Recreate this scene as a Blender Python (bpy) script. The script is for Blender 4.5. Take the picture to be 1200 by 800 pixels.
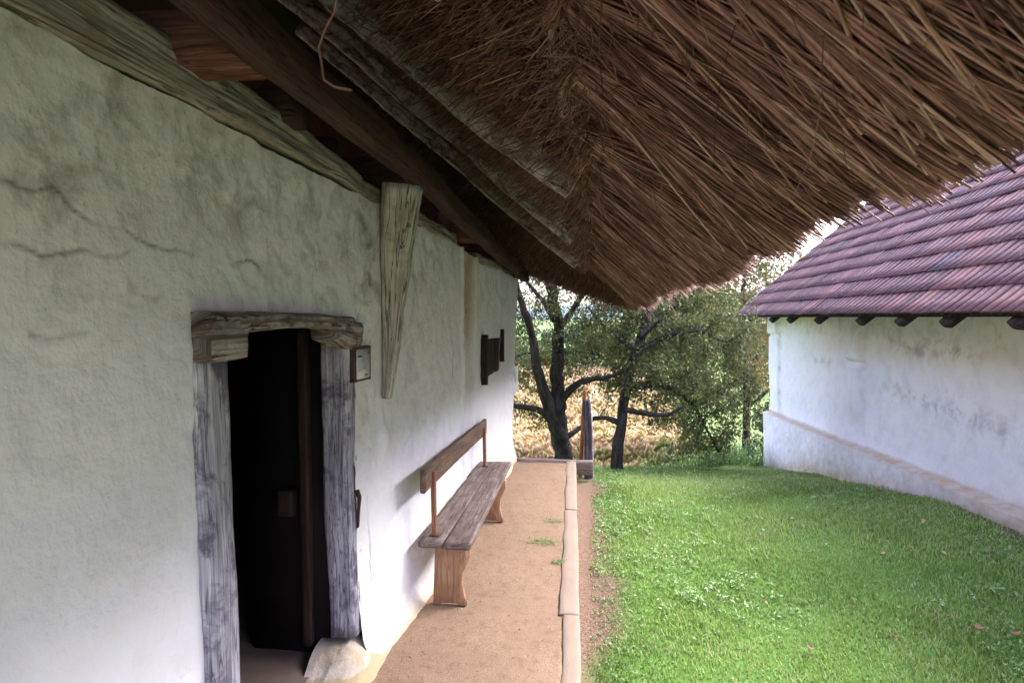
import bpy, bmesh, math, random
import numpy as np
from mathutils import Vector

SC = bpy.context.scene
for o in list(bpy.data.objects):
    bpy.data.objects.remove(o)
rng = np.random.default_rng(11)
random.seed(5)
R = math.radians

# ------------------------------------------------------------------ camera
cam = bpy.data.cameras.new('camera')
cam_o = bpy.data.objects.new('camera', cam)
SC.collection.objects.link(cam_o)
cam.sensor_width = 36.0
cam.lens = 21.6
cam.clip_start = 0.02
cam.clip_end = 3000
cam_o.location = (0, 0, 1.9)
cam_o.rotation_euler = (R(90 - 2.227), 0, R(7.511))
cam.dof.use_dof = True
cam.dof.focus_distance = 4.6
cam.dof.aperture_fstop = 5.6
SC.camera = cam_o

# ------------------------------------------------------------------ world, sun, exposure
SUN_EL, SUN_AZ = 44.0, 62.0        # degrees; azimuth clockwise from +Y (down the lawn)
w = bpy.data.worlds.new('World')
SC.world = w
w.use_nodes = True
nt = w.node_tree
nt.nodes.clear()
sky = nt.nodes.new('ShaderNodeTexSky')
sky.sky_type = 'NISHITA'
sky.sun_disc = False
sky.sun_elevation = R(SUN_EL)
sky.sun_rotation = R(SUN_AZ)
sky.dust_density = 4.0
sky.air_density = 1.0
hsv = nt.nodes.new('ShaderNodeHueSaturation')
hsv.inputs['Saturation'].default_value = 0.75
hsv.inputs['Hue'].default_value = 0.53
hsv.inputs['Value'].default_value = 1.0
bg = nt.nodes.new('ShaderNodeBackground')
bg.inputs['Strength'].default_value = 0.15
wo = nt.nodes.new('ShaderNodeOutputWorld')
nt.links.new(sky.outputs[0], hsv.inputs['Color'])
nt.links.new(hsv.outputs[0], bg.inputs['Color'])
nt.links.new(bg.outputs[0], wo.inputs['Surface'])
sl = bpy.data.lights.new('sun', 'SUN')
sl.energy = 0.7
sl.angle = R(50)
sl.color = (1.0, 0.965, 0.93)
so = bpy.data.objects.new('sun', sl)
SC.collection.objects.link(so)
sd = Vector((math.sin(R(SUN_AZ)) * math.cos(R(SUN_EL)), math.cos(R(SUN_AZ)) * math.cos(R(SUN_EL)), math.sin(R(SUN_EL))))
so.rotation_euler = sd.to_track_quat('Z', 'Y').to_euler()
so.location = (6, -4, 12)
SC.view_settings.view_transform = 'Standard'
SC.view_settings.look = 'None'
SC.view_settings.gamma = 1.0
SC.view_settings.use_curve_mapping = False
SC.view_settings.use_white_balance = True
SC.view_settings.white_balance_temperature = 6050
SC.view_settings.white_balance_tint = 19
SC.view_settings.exposure = 2.95
SC.cycles.max_bounces = 6
SC.cycles.diffuse_bounces = 4
SC.cycles.transparent_max_bounces = 8

# ------------------------------------------------------------------ noise
def _h(ix, iy, iz, s):
    n = (ix * 374761393 + iy * 668265263 + iz * 2147483647 + s * 1274126177) & 0xffffffff
    n = ((n ^ (n >> 13)) * 1274126177) & 0xffffffff
    n = ((n ^ (n >> 16)) * 2246822519) & 0xffffffff
    return ((n ^ (n >> 15)) & 0xffffff) / float(0xffffff)

def vnoise(P, s=0):
    P = np.asarray(P, float)
    I = np.floor(P).astype(np.int64)
    f = P - I
    f = f * f * (3 - 2 * f)
    I = I + 10000
    r = 0
    for a in (0, 1):
        for b in (0, 1):
            for c in (0, 1):
                wgt = (f[..., 0] if a else 1 - f[..., 0]) * (f[..., 1] if b else 1 - f[..., 1]) * (f[..., 2] if c else 1 - f[..., 2])
                r = r + wgt * _h(I[..., 0] + a, I[..., 1] + b, I[..., 2] + c, s)
    return r * 2 - 1

def fbm(P, o=4, s=0):
    P = np.asarray(P, float)
    r = 0; a = 1.0; t = 0
    for k in range(o):
        r = r + a * vnoise(P * (2.03 ** k) + 17.3 * k, s + k)
        t += a; a *= .5
    return r / t * 1.5

def sm(a, b, x):
    t = np.clip((np.asarray(x, float) - a) / (b - a), 0, 1)
    return t * t * (3 - 2 * t)

# ------------------------------------------------------------------ mesh helpers
def link(name, me, mat=None, parent=None, smooth=False):
    o = bpy.data.objects.new(name, me)
    SC.collection.objects.link(o)
    if mat is not None:
        if isinstance(mat, (list, tuple)):
            for m in mat: me.materials.append(m)
        else:
            me.materials.append(mat)
    if smooth:
        me.polygons.foreach_set('use_smooth', np.ones(len(me.polygons), bool))
    if parent is not None:
        o.parent = parent
    return o

def np_mesh(name, V, loops, sizes, uv=None, col=None, mat=None, parent=None, smooth=False, colname='Col'):
    me = bpy.data.meshes.new(name)
    V = np.ascontiguousarray(V, np.float32); loops = np.ascontiguousarray(loops, np.int32)
    sizes = np.ascontiguousarray(sizes, np.int32)
    me.vertices.add(len(V)); me.vertices.foreach_set('co', V.ravel())
    me.loops.add(len(loops)); me.loops.foreach_set('vertex_index', loops)
    me.polygons.add(len(sizes))
    st = np.zeros(len(sizes), np.int32); st[1:] = np.cumsum(sizes)[:-1]
    me.polygons.foreach_set('loop_start', st)
    me.update(calc_edges=True)
    if uv is not None:
        l = me.uv_layers.new(name='UVMap')
        l.data.foreach_set('uv', np.ascontiguousarray(np.asarray(uv, np.float32)[loops]).ravel())
    if col is not None:
        a = me.color_attributes.new(colname, 'FLOAT_COLOR', 'POINT')
        c = np.ones((len(V), 4), np.float32)
        col = np.asarray(col, np.float32)
        c[:, :col.shape[1] if col.ndim > 1 else 3] = col if col.ndim > 1 else col[:, None]
        a.data.foreach_set('color', c.ravel())
    me.validate()
    return link(name, me, mat, parent, smooth)

def join(parts):
    """parts: list of (V, loops, sizes, uv, col) -> merged"""
    Vs, Ls, Ss, Us, Cs = [], [], [], [], []
    off = 0
    for V, L, S, U, Cc in parts:
        Vs.append(V); Ls.append(np.asarray(L) + off); Ss.append(S)
        Us.append(U if U is not None else np.zeros((len(V), 2)))
        Cs.append(Cc if Cc is not None else np.full((len(V), 3), .5))
        off += len(V)
    return np.concatenate(Vs), np.concatenate(Ls), np.concatenate(Ss), np.concatenate(Us), np.concatenate(Cs)

def build(name, parts, mat, parent=None, smooth=False):
    V, L, S, U, Cc = join(parts)
    return np_mesh(name, V, L, S, U, Cc, mat, parent, smooth)

def grid_faces(nu, nv, wrap=False):
    iu = np.arange(nu - (0 if wrap else 1)); iv = np.arange(nv - 1)
    a, b = np.meshgrid(iu, iv, indexing='ij')
    a2 = (a + 1) % nu
    q = np.stack([a * nv + b, a2 * nv + b, a2 * nv + b + 1, a * nv + b + 1], -1).reshape(-1, 4)
    return q

def beam(path, w, h, up=(0, 0, 1), seg=.04, amp=.006, freq=6., seed=0, power=6., n=20, col=.5, crack=0.0, taper=None):
    """rough-hewn timber swept along path; uv.x = metres along, uv.y = metres round"""
    path = np.asarray(path, float)
    d = np.r_[0, np.cumsum(np.linalg.norm(np.diff(path, axis=0), axis=1))]
    Ln = d[-1]
    ns = max(2, int(Ln / seg) + 1)
    t = np.linspace(0, Ln, ns)
    C = np.stack([np.interp(t, d, path[:, k]) for k in range(3)], -1)
    T = np.gradient(C, axis=0); T /= np.linalg.norm(T, axis=1)[:, None]
    up = np.asarray(up, float)
    S = np.cross(T, up); S /= np.linalg.norm(S, axis=1)[:, None]
    U = np.cross(S, T)
    ang = (np.arange(n) + .5) / n * 2 * np.pi
    ca, sa = np.cos(ang), np.sin(ang)
    r = (np.abs(ca) ** power + np.abs(sa) ** power) ** (-1 / power)
    ex, ey = ca * r, sa * r
    W = np.interp(t / Ln, [0, 1], [w, w]) if np.isscalar(w) else np.interp(t / Ln, np.linspace(0, 1, len(w)), w)
    H = np.interp(t / Ln, [0, 1], [h, h]) if np.isscalar(h) else np.interp(t / Ln, np.linspace(0, 1, len(h)), h)
    P = C[:, None, :] + S[:, None, :] * (ex[None] * W[:, None] / 2)[..., None] + U[:, None, :] * (ey[None] * H[:, None] / 2)[..., None]
    D = P - C[:, None, :]; dn = D / np.linalg.norm(D, axis=2)[..., None]
    # noise stretched along the grain
    Q = np.stack([np.repeat(t[:, None], n, 1) * freq * .35 + seed * 7.1, D @ np.array([1, 0, 0]) * freq * 3 + 5, D @ np.array([0, 0, 1]) * freq * 3 + D @ np.array([0, 1, 0]) * freq * 3], -1)
    N = fbm(Q, 3, seed)
    if crack:
        K = vnoise(Q * np.array([.8, 3.5, 3.5]), seed + 9)
        N = N - crack * np.exp(-(K / .1) ** 2) / max(amp, 1e-5)
    P = P + dn * (N * amp)[..., None]
    bend = vnoise(np.stack([t * 1.3 + seed, t * 0, t * 0], -1), seed + 3)[:, None] * amp * 1.5
    P = P + S[:, None, :] * bend[..., None]
    V = P.reshape(-1, 3)
    per = np.cumsum(np.r_[0, np.hypot(np.diff(ex * np.mean(W) / 2), np.diff(ey * np.mean(H) / 2))])
    uv = np.stack([np.repeat(t[:, None], n, 1) + seed * 3.3, np.repeat(per[None], ns, 0) + seed * .77], -1).reshape(-1, 2)
    # faces (segments along, wrap round)
    a, b = np.meshgrid(np.arange(ns - 1), np.arange(n), indexing='ij')
    b2 = (b + 1) % n
    q = np.stack([a * n + b, a * n + b2, (a + 1) * n + b2, (a + 1) * n + b], -1).reshape(-1, 4)
    loops = q.ravel(); sizes = np.full(len(q), 4)
    # caps with centre vertices
    c0, c1 = len(V), len(V) + 1
    V = np.vstack([V, C[0] + T[0] * -.002, C[-1] + T[-1] * .002])
    uv = np.vstack([uv, [uv[0, 0] - max(W[0], H[0]) / 2, uv[0, 1]], [uv[-1, 0] + .05, uv[-1, 1]]])
    k = np.arange(n); k2 = (k + 1) % n
    cap0 = np.stack([np.full(n, c0), k2, k], -1).ravel()
    base = (ns - 1) * n
    cap1 = np.stack([np.full(n, c1), base + k, base + k2], -1).ravel()
    loops = np.r_[loops, cap0, cap1]; sizes = np.r_[sizes, np.full(2 * n, 3)]
    return V, loops, sizes, uv, np.full((len(V), 3), col * 1.0)

def box(x0, x1, y0, y1, z0, z1, col=.5):
    V = np.array([[x, y, z] for x in (x0, x1) for y in (y0, y1) for z in (z0, z1)], float)
    q = [[0, 1, 3, 2], [4, 6, 7, 5], [0, 4, 5, 1], [2, 3, 7, 6], [0, 2, 6, 4], [1, 5, 7, 3]]
    L = np.array(q).ravel()
    return V, L, np.full(6, 4), V[:, [1, 2]], np.full((8, 3), col)

def tubes(A, M, B, r0, r1, col, nseg=3, sides=3):
    """many thin stalks, quadratic curves A-M-B"""
    n = len(A)
    ts = np.linspace(0, 1, nseg + 1)
    T = B - A; T /= np.linalg.norm(T, axis=1)[:, None] + 1e-9
    ref = np.where(np.abs(T[:, 2:3]) > .9, np.array([[1., 0, 0]]), np.array([[0., 0, 1]]))
    S = np.cross(T, ref); S /= np.linalg.norm(S, axis=1)[:, None]
    U = np.cross(S, T)
    rings = []
    for t in ts:
        c = A * (1 - t) ** 2 + 2 * M * t * (1 - t) + B * t * t
        r = (r0 + (r1 - r0) * t)[:, None]
        for k in range(sides):
            a = 2 * np.pi * k / sides
            rings.append(c + (S * math.cos(a) + U * math.sin(a)) * r)
    V = np.stack(rings, 1)          # n, (nseg+1)*sides, 3
    m = (nseg + 1) * sides
    f = []
    for s in range(nseg):
        for k in range(sides):
            k2 = (k + 1) % sides
            f.append([s * sides + k, s * sides + k2, (s + 1) * sides + k2, (s + 1) * sides + k])
    f = np.array(f)
    L = (f[None] + (np.arange(n) * m)[:, None, None]).reshape(-1)
    col = np.asarray(col)
    C = np.repeat(col[:, None, :] if col.ndim > 1 else np.repeat(col[:, None, None], 3, 2), m, 1)
    return V.reshape(-1, 3), L, np.full(len(L) // 4, 4), None, C.reshape(-1, 3)

def leaves(Pc, size, rg, asp=.5, col=None, droop=.3, flat=0.0):
    """folded pointed leaves, 6 verts, 4 faces each"""
    n = len(Pc)
    d = rg.normal(size=(n, 3)); d[:, 2] -= droop; d[:, 2] *= (1 - flat)
    d /= np.linalg.norm(d, axis=1)[:, None]
    u = rg.normal(size=(n, 3)); u[:, 2] += 1.0 + 3 * flat
    s = np.cross(d, u); s /= np.linalg.norm(s, axis=1)[:, None]
    nn = np.cross(s, d)
    L = size[:, None] if not np.isscalar(size) else np.full((n, 1), size)
    v0 = Pc; tip = Pc + d * L - nn * L * .12
    m = Pc + d * L * .45
    W = L * asp * .5
    a = m + s * W + nn * W * .35; b = m - s * W + nn * W * .35
    V = np.stack([v0, a, m, tip, b], 1)
    f = np.array([[0, 1, 2], [1, 3, 2], [0, 2, 4], [2, 3, 4]])
    LL = (f[None] + (np.arange(n) * 5)[:, None, None]).reshape(-1)
    c = col if col is not None else rg.random(n)
    C = np.repeat(np.repeat(c[:, None, None], 5, 1), 3, 2).reshape(-1, 3)
    return V.reshape(-1, 3), LL, np.full(len(LL) // 3, 3), None, C

def empty(name, loc=(0, 0, 0)):
    o = bpy.data.objects.new(name, None)
    o.location = loc
    o.empty_display_size = .2
    SC.collection.objects.link(o)
    return o

def tag(o, label=None, cat=None, group=None, kind=None):
    if label: o['label'] = label
    if cat: o['category'] = cat
    if group: o['group'] = group
    if kind: o['kind'] = kind
    return o

def thing(name, label, cat, base=(0, 0, 0), group=None):
    return tag(empty(name, base), label, cat, group)

def adopt(root, *objs):
    """parent meshes given in world space under an empty that stands elsewhere"""
    for o in objs:
        o.parent = root
        o.location = -Vector(root.location)

# ------------------------------------------------------------------ materials
class M:
    def __init__(s, name, rough=.8, spec=.3):
        s.m = bpy.data.materials.new(name); s.m.use_nodes = True
        s.t = s.m.node_tree; s.b = s.t.nodes['Principled BSDF']
        s.b.inputs['Roughness'].default_value = rough
        s.b.inputs['Specular IOR Level'].default_value = spec
        s.out = s.t.nodes['Material Output']
    def n(s, ty, **k):
        nd = s.t.nodes.new(ty)
        for a, v in k.items():
            if a in nd.inputs.keys() and not hasattr(nd, a): nd.inputs[a].default_value = v
            else: setattr(nd, a, v)
        return nd
    def L(s, a, b): s.t.links.new(a, b)
    def co(s, kind='Object', scale=(1, 1, 1)):
        tc = s.n('ShaderNodeTexCoord'); mp = s.n('ShaderNodeMapping')
        mp.inputs['Scale'].default_value = scale
        s.L(tc.outputs[kind], mp.inputs[0]); return mp.outputs[0]
    def noise(s, vec, scale, detail=4, rough=.6, dist=0.):
        nd = s.n('ShaderNodeTexNoise')
        nd.inputs['Scale'].default_value = scale; nd.inputs['Detail'].default_value = detail
        nd.inputs['Roughness'].default_value = rough; nd.inputs['Distortion'].default_value = dist
        s.L(vec, nd.inputs['Vector']); return nd.outputs['Fac']
    def ramp(s, fac, stops, interp='LINEAR'):
        r = s.n('ShaderNodeValToRGB'); r.color_ramp.interpolation = interp
        e = r.color_ramp.elements
        while len(e) < len(stops): e.new(.5)
        for el, (p, c) in zip(e, stops):
            el.position = p; el.color = (c, c, c, 1) if np.isscalar(c) else (*c, 1)
        s.L(fac, r.inputs[0]); return r.outputs[0]
    def mix(s, fac, a, b, blend='MIX'):
        x = s.n('ShaderNodeMix'); x.data_type = 'RGBA'; x.blend_type = blend
        for v, i in ((fac, 0), (a, 6), (b, 7)):
            if hasattr(v, 'links'): s.L(v, x.inputs[i])
            else: x.inputs[i].default_value = v if i == 0 else (*v, 1)
        return x.outputs[2]
    def math(s, op, a, b=0., clamp=False):
        x = s.n('ShaderNodeMath'); x.operation = op; x.use_clamp = clamp
        for v, i in ((a, 0), (b, 1)):
            if hasattr(v, 'links'): s.L(v, x.inputs[i])
            else: x.inputs[i].default_value = v
        return x.outputs[0]
    def attr(s, name='Col'):
        a = s.n('ShaderNodeAttribute'); a.attribute_name = name; return a
    def color(s, c): s.L(c, s.b.inputs['Base Color'])
    def bump(s, h, strength=.5, dist=.01):
        b = s.n('ShaderNodeBump'); b.inputs['Strength'].default_value = strength
        b.inputs['Distance'].default_value = dist
        s.L(h, b.inputs['Height']); s.L(b.outputs[0], s.b.inputs['Normal'])

def wood(name, dark, mid, light, grain=60, bump=.6, dist=.004, rough=.85, spots=None, cracks=.5):
    m = M(name, rough, .2)
    v = m.co('UV', (1, 1, 1))
    mp = m.n('ShaderNodeMapping'); mp.inputs['Scale'].default_value = (2.2, grain, 1)
    m.L(v, mp.inputs[0])
    g = m.noise(mp.outputs[0], 1.0, 6, .65, .6)
    mp2 = m.n('ShaderNodeMapping'); mp2.inputs['Scale'].default_value = (1.5, 7, 1)
    m.L(v, mp2.inputs[0])
    b = m.noise(mp2.outputs[0], 1.6, 5, .7, .8)
    f = m.math('ADD', m.math('MULTIPLY', g, .55), m.math('MULTIPLY', b, .5))
    c = m.ramp(f, [(.36, dark), (.52, mid), (.68, light)])
    # drying cracks along the grain
    mp3 = m.n('ShaderNodeMapping'); mp3.inputs['Scale'].default_value = (1.1, grain * .28, 1)
    m.L(v, mp3.inputs[0])
    k = m.noise(mp3.outputs[0], 1.3, 3, .5, 1.2)
    ck = m.ramp(k, [(.475, 0.), (.495, 1.), (.505, 1.), (.525, 0.)])
    c = m.mix(m.math('MULTIPLY', ck, cracks), c, tuple(x * .25 for x in dark))
    if spots:
        sp = m.ramp(m.noise(v, 6, 5, .7, .5), [(.5, 0.), (.62, 1.)])
        c = m.mix(m.math('MULTIPLY', sp, spots[1]), c, spots[0])
    m.color(c)
    m.bump(m.math('SUBTRACT', f, m.math('MULTIPLY', ck, .5)), bump, dist)
    return m.m

def plaster(name, base, dirt, dust, zsoot=None):
    m = M(name, .9, .15)
    v = m.co('Object')
    a = m.attr('Col')
    sep = m.n('ShaderNodeSeparateColor'); m.L(a.outputs['Color'], sep.inputs[0])
    big = m.noise(v, 1.1, 5, .6, .3)
    med = m.noise(v, 5.5, 6, .68, .5)
    fine = m.noise(v, 42, 5, .65)
    c = m.mix(m.ramp(big, [(.35, 0.), (.7, 1.)]), base, tuple(x * y for x, y in zip(base, (.93, .94, .97))))
    # patchy grime: red channel = wall grime plus painted ridge-side shade
    patch = m.ramp(med, [(.46, 0.), (.68, 1.)])
    over = m.math('MULTIPLY', m.math('MAXIMUM', m.math('SUBTRACT', sep.outputs[0], 1.), 0.), m.math('ADD', med, .25))
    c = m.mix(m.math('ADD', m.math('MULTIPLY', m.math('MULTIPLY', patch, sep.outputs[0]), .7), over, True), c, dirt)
    speck = m.ramp(fine, [(.62, 0.), (.72, 1.)])
    c = m.mix(m.math('MULTIPLY', m.math('MULTIPLY', speck, sep.outputs[0]), .55, True), c, tuple(x * .5 for x in dirt))
    # green channel = ochre dust, blue = cracks and dark marks
    c = m.mix(m.math('MULTIPLY', sep.outputs[1], m.math('ADD', m.math('MULTIPLY', med, 1.2), .25), True), c, dust)
    c = m.mix(m.math('MULTIPLY', sep.outputs[2], m.math('ADD', fine, .3), True), c, tuple(x * .18 for x in dirt))
    m.color(c)
    # trowel and brush marks
    vb = m.n('ShaderNodeMapping'); vb.inputs['Rotation'].default_value = (R(28), 0, 0); vb.inputs['Scale'].default_value = (1, 3, 26)
    m.L(v, vb.inputs[0])
    br = m.noise(vb.outputs[0], 2.2, 4, .6, .4)
    lump = m.noise(v, 17, 6, .62, .2)
    h = m.math('ADD', m.math('MULTIPLY', lump, .9), m.math('ADD', m.math('MULTIPLY', br, .16), m.math('MULTIPLY', fine, .55)))
    m.bump(h, .55, .014)
    return m.m

def flat(name, col, rough=.8, spec=.3, var=.25, scale=12., bump=.2, metal=0.):
    m = M(name, rough, spec)
    v = m.co('Object')
    f = m.noise(v, scale, 5, .6)
    m.color(m.mix(f, tuple(c * (1 - var) for c in col), tuple(min(1, c * (1 + var)) for c in col)))
    m.b.inputs['Metallic'].default_value = metal
    m.bump(f, bump, .005)
    return m.m

def by_col(name, stops, rough=.7, spec=.25, trans=0., nscale=0, nvar=.3, ch=0):
    m = M(name, rough, spec)
    a = m.attr('Col')
    f = a.outputs['Fac']
    c = m.ramp(f, stops)
    if nscale:
        nn = m.noise(m.co('Object'), nscale, 3, .6)
        c = m.mix(m.math('MULTIPLY', m.ramp(nn, [(.35, 1.), (.6, 0.)]), nvar), c, (stops[0][1][0] * .6, stops[0][1][1] * .6, stops[0][1][2] * .6))
    m.color(c)
    if trans:
        tr = m.n('ShaderNodeBsdfTranslucent'); m.L(c, tr.inputs[0])
        mx = m.n('ShaderNodeMixShader'); mx.inputs[0].default_value = trans
        m.L(m.b.outputs[0], mx.inputs[1]); m.L(tr.outputs[0], mx.inputs[2]); m.L(mx.outputs[0], m.out.inputs[0])
    return m.m

MAT = {}
MAT['plaster'] = plaster('limewash', (.80, .80, .81), (.24, .245, .21), (.42, .32, .19))
MAT['plaster_b'] = plaster('limewash_outbuilding', (.86, .86, .88), (.24, .21, .22), (.48, .38, .24))
MAT['plate'] = wood('weathered_plate', (.12, .105, .09), (.35, .31, .27), (.56, .52, .46), 110, .9, .008, spots=((.24, .18, .13), .6), cracks=.8)
MAT['jamb'] = wood('limewashed_jamb', (.10, .095, .12), (.36, .355, .41), (.66, .65, .69), 95, .8, .006, spots=((.10, .09, .12), .85), cracks=.7)
MAT['lintel'] = wood('lintel_wood', (.07, .056, .05), (.29, .26, .235), (.54, .51, .47), 80, 1., .008, spots=((.07, .035, .028), .7), cracks=.9)
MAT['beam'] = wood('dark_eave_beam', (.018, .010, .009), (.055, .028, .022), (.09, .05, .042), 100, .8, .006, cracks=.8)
MAT['rafter'] = wood('bark_rafter', (.18, .14, .145), (.50, .43, .445), (.70, .65, .66), 22, 1., .01, spots=((.07, .03, .022), .7), cracks=.8)
MAT['joist'] = wood('red_joist', (.05, .018, .014), (.15, .06, .045), (.28, .15, .12), 40, .6, .004)
MAT['knee'] = wood('knee_brace_wood', (.16, .15, .13), (.48, .465, .42), (.70, .685, .63), 90, 1., .008, spots=((.28, .24, .17), .5), cracks=.9)
MAT['bench_top'] = wood('bench_seat_wood', (.06, .042, .038), (.19, .145, .125), (.33, .27, .245), 60, .6, .003, .6, spots=((.10, .07, .06), .6), cracks=.6)
MAT['bench_leg'] = wood('bench_leg_wood', (.24, .125, .065), (.36, .205, .12), (.47, .30, .19), 35, .3, .002, .6, cracks=.35)
MAT['bench_back'] = wood('bench_back_wood', (.045, .030, .026), (.14, .095, .075), (.26, .17, .12), 45, .6, .003, .6, spots=((.26, .12, .045), .45), cracks=.6)
MAT['bench_post'] = wood('bench_post_wood', (.17, .065, .035), (.26, .11, .06), (.36, .17, .09), 45, .3, .002, .6)
MAT['shutter'] = wood('shutter_wood', (.010, .007, .006), (.026, .016, .013), (.055, .032, .026), 40, .5, .003, .7)
MAT['soot_shade'] = flat('unlit_room_dark', (.016, .013, .013), .95, .05, .4, 5)  # near-black colour paints in the darkness of the room and door reveals
MAT['roomfloor'] = flat('earth_floor', (.17, .13, .10), .95, .05, .3, 9)
MAT['iron'] = flat('rusty_iron', (.06, .035, .025), .6, .4, .4, 60, .3, .5)
MAT['steel'] = flat('old_brown_steel', (.13, .055, .035), .6, .3, .3, 50, .2, .1)
MAT['frame_dark'] = flat('sign_frame_paint', (.055, .028, .028), .5, .4, .3, 80)
MAT['paper'] = flat('sign_paper', (.62, .64, .66), .4, .4, .04, 3, .0)
MAT['ink'] = flat('sign_ink', (.07, .07, .09), .6, .2, .1, 30, 0.)
MAT['ink_grey'] = flat('sign_small_print', (.33, .34, .37), .6, .2, .1, 30, 0.)
MAT['straw'] = by_col('straw', [(0., (.05, .022, .019)), (.4, (.25, .112, .095)), (.75, (.55, .30, .245)), (1., (.76, .53, .44))], .62, .3, .10, 9, .4)
MAT['thatch'] = flat('thatch_mass', (.09, .05, .03), .95, .1, .5, 30, 1.)
MAT['bark'] = wood('tree_bark', (.014, .012, .012), (.042, .036, .034), (.09, .08, .07), 18, 1., .012, .95, spots=((.11, .12, .08), .3))
MAT['leaf'] = by_col('fruit_tree_leaf', [(0., (.055, .072, .025)), (.45, (.155, .19, .06)), (.8, (.30, .30, .10)), (.93, (.32, .24, .05)), (1., (.30, .13, .04))], .5, .35, .35)
MAT['leaf_dark'] = by_col('dark_leaf', [(0., (.018, .04, .02)), (.6, (.035, .075, .035)), (1., (.07, .12, .05))], .5, .35, .25)
MAT['leaf_red'] = by_col('autumn_leaf', [(0., (.07, .085, .03)), (.5, (.16, .15, .06)), (.8, (.30, .16, .07)), (1., (.34, .10, .06))], .6, .3, .3)
MAT['grass'] = by_col('grass_blade', [(0., (.13, .215, .04)), (.5, (.29, .42, .095)), (.85, (.41, .54, .16)), (1., (.52, .50, .28))], .55, .3, .35)
MAT['weed'] = by_col('lawn_weed_leaf', [(0., (.11, .21, .045)), (.6, (.25, .40, .12)), (1., (.42, .54, .25))], .45, .4, .3)
MAT['corn'] = by_col('dry_maize', [(0., (.24, .28, .08)), (.25, (.45, .42, .14)), (.5, (.64, .49, .26)), (.8, (.76, .57, .36)), (1., (.82, .68, .48))], .7, .2, .3)
MAT['fallen'] = by_col('fallen_leaf', [(0., (.16, .06, .03)), (.6, (.33, .15, .08)), (1., (.5, .33, .2))], .6, .3, .1)
MAT['post'] = wood('old_post_wood', (.03, .026, .034), (.085, .075, .09), (.17, .155, .17), 30, .8, .005)
MAT['post_red'] = wood('bare_red_wood', (.16, .06, .03), (.30, .13, .07), (.42, .22, .13), 30, .5, .004)
MAT['pole_white'] = wood('peeled_pole', (.35, .34, .36), (.58, .58, .62), (.75, .75, .78), 30, .4, .003)
MAT['post_edge'] = wood('edging_wood', (.12, .09, .08), (.22, .17, .15), (.32, .27, .24), 40, .5, .004)
MAT['rafter_end'] = wood('outbuilding_rafter_wood', (.012, .009, .010), (.04, .03, .033), (.085, .07, .07), 30, .6, .004)

def m_ground():
    m = M('ground_soil_and_turf', .95, .1)
    v = m.co('Object')
    a = m.attr('Col'); sep = m.n('ShaderNodeSeparateColor'); m.L(a.outputs['Color'], sep.inputs[0])
    f = m.noise(v, 9, 6, .65); g = m.noise(v, 60, 4, .6); b = m.noise(v, .8, 4, .6)
    turf = m.mix(f, (.07, .14, .03), (.12, .24, .045))
    far = m.mix(b, (.11, .18, .05), (.16, .24, .08))
    soil = m.mix(m.ramp(g, [(.35, 0.), (.65, 1.)]), (.13, .085, .06), (.25, .17, .12))
    c = m.mix(sep.outputs[0], turf, soil)
    c = m.mix(sep.outputs[1], c, far)
    c = m.mix(sep.outputs[2], c, (.30, .22, .10))
    m.color(c); m.bump(m.math('ADD', f, g), .8, .02)
    return m.m
MAT['ground'] = m_ground()

def m_path():
    m = M('sandy_path', .95, .1)
    v = m.co('Object')
    f = m.noise(v, 2.2, 5, .6); g = m.noise(v, 130, 4, .7); h = m.noise(v, 14, 6, .7)
    c = m.mix(f, (.205, .14, .092), (.305, .215, .145))
    c = m.mix(m.math('MULTIPLY', m.ramp(g, [(.50, 0.), (.62, 1.)]), .8), c, (.14, .085, .055))
    c = m.mix(m.math('MULTIPLY', m.ramp(g, [(.28, 1.), (.40, 0.)]), .5), c, (.72, .56, .42))
    c = m.mix(m.math('MULTIPLY', m.ramp(h, [(.52, 0.), (.70, 1.)]), .65), c, (.15, .095, .06))
    m.color(c); m.bump(m.math('ADD', m.math('MULTIPLY', g, .6), h), .7, .008)
    return m.m
MAT['path'] = m_path()

def m_kerb():
    m = M('pale_kerb_slab', .9, .15)
    v = m.co('Object')
    f = m.noise(v, 4, 5, .65); g = m.noise(v, 90, 4, .65)
    c = m.mix(f, (.225, .17, .125), (.29, .23, .18))
    c = m.mix(m.math('MULTIPLY', m.ramp(g, [(.55, 0.), (.7, 1.)]), .4), c, (.27, .19, .13))
    m.color(c); m.bump(m.math('ADD', f, g), .5, .005)
    return m.m
MAT['kerb'] = m_kerb()

def m_tile():
    m = M('clay_roof_tile', .75, .25)
    v = m.co('UV')
    fl = m.n('ShaderNodeVectorMath'); fl.operation = 'FLOOR'; m.L(v, fl.inputs[0])
    wn = m.n('ShaderNodeTexWhiteNoise'); wn.noise_dimensions = '2D'; m.L(fl.outputs[0], wn.inputs['Vector'])
    c = m.ramp(wn.outputs['Value'], [(0., (.075, .036, .036)), (.3, (.105, .048, .047)), (.7, (.132, .062, .057)), (.94, (.19, .085, .07)), (1., (.085, .062, .08))])
    o = m.co('Object')
    f = m.noise(o, 26, 5, .7); g = m.noise(o, 5, 5, .7, .5); h = m.noise(o, 11, 5, .75, .3)
    c = m.mix(m.math('MULTIPLY', m.ramp(f, [(.55, 0.), (.68, 1.)]), .6), c, (.34, .30, .29))
    c = m.mix(m.math('MULTIPLY', m.ramp(g, [(.5, 0.), (.68, 1.)]), .5), c, (.07, .035, .045))
    c = m.mix(m.ramp(h, [(.655, 0.), (.68, 1.)]), c, (.20, .24, .05))
    c = m.mix(m.math('MULTIPLY', m.attr('Col').outputs['Fac'], .92), c, (.02, .013, .015))   # dirt lodged in the joints, plus painted shadow lines along the row lips
    m.color(c); m.bump(f, .35, .005)
    return m.m
MAT['tile'] = m_tile()
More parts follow.
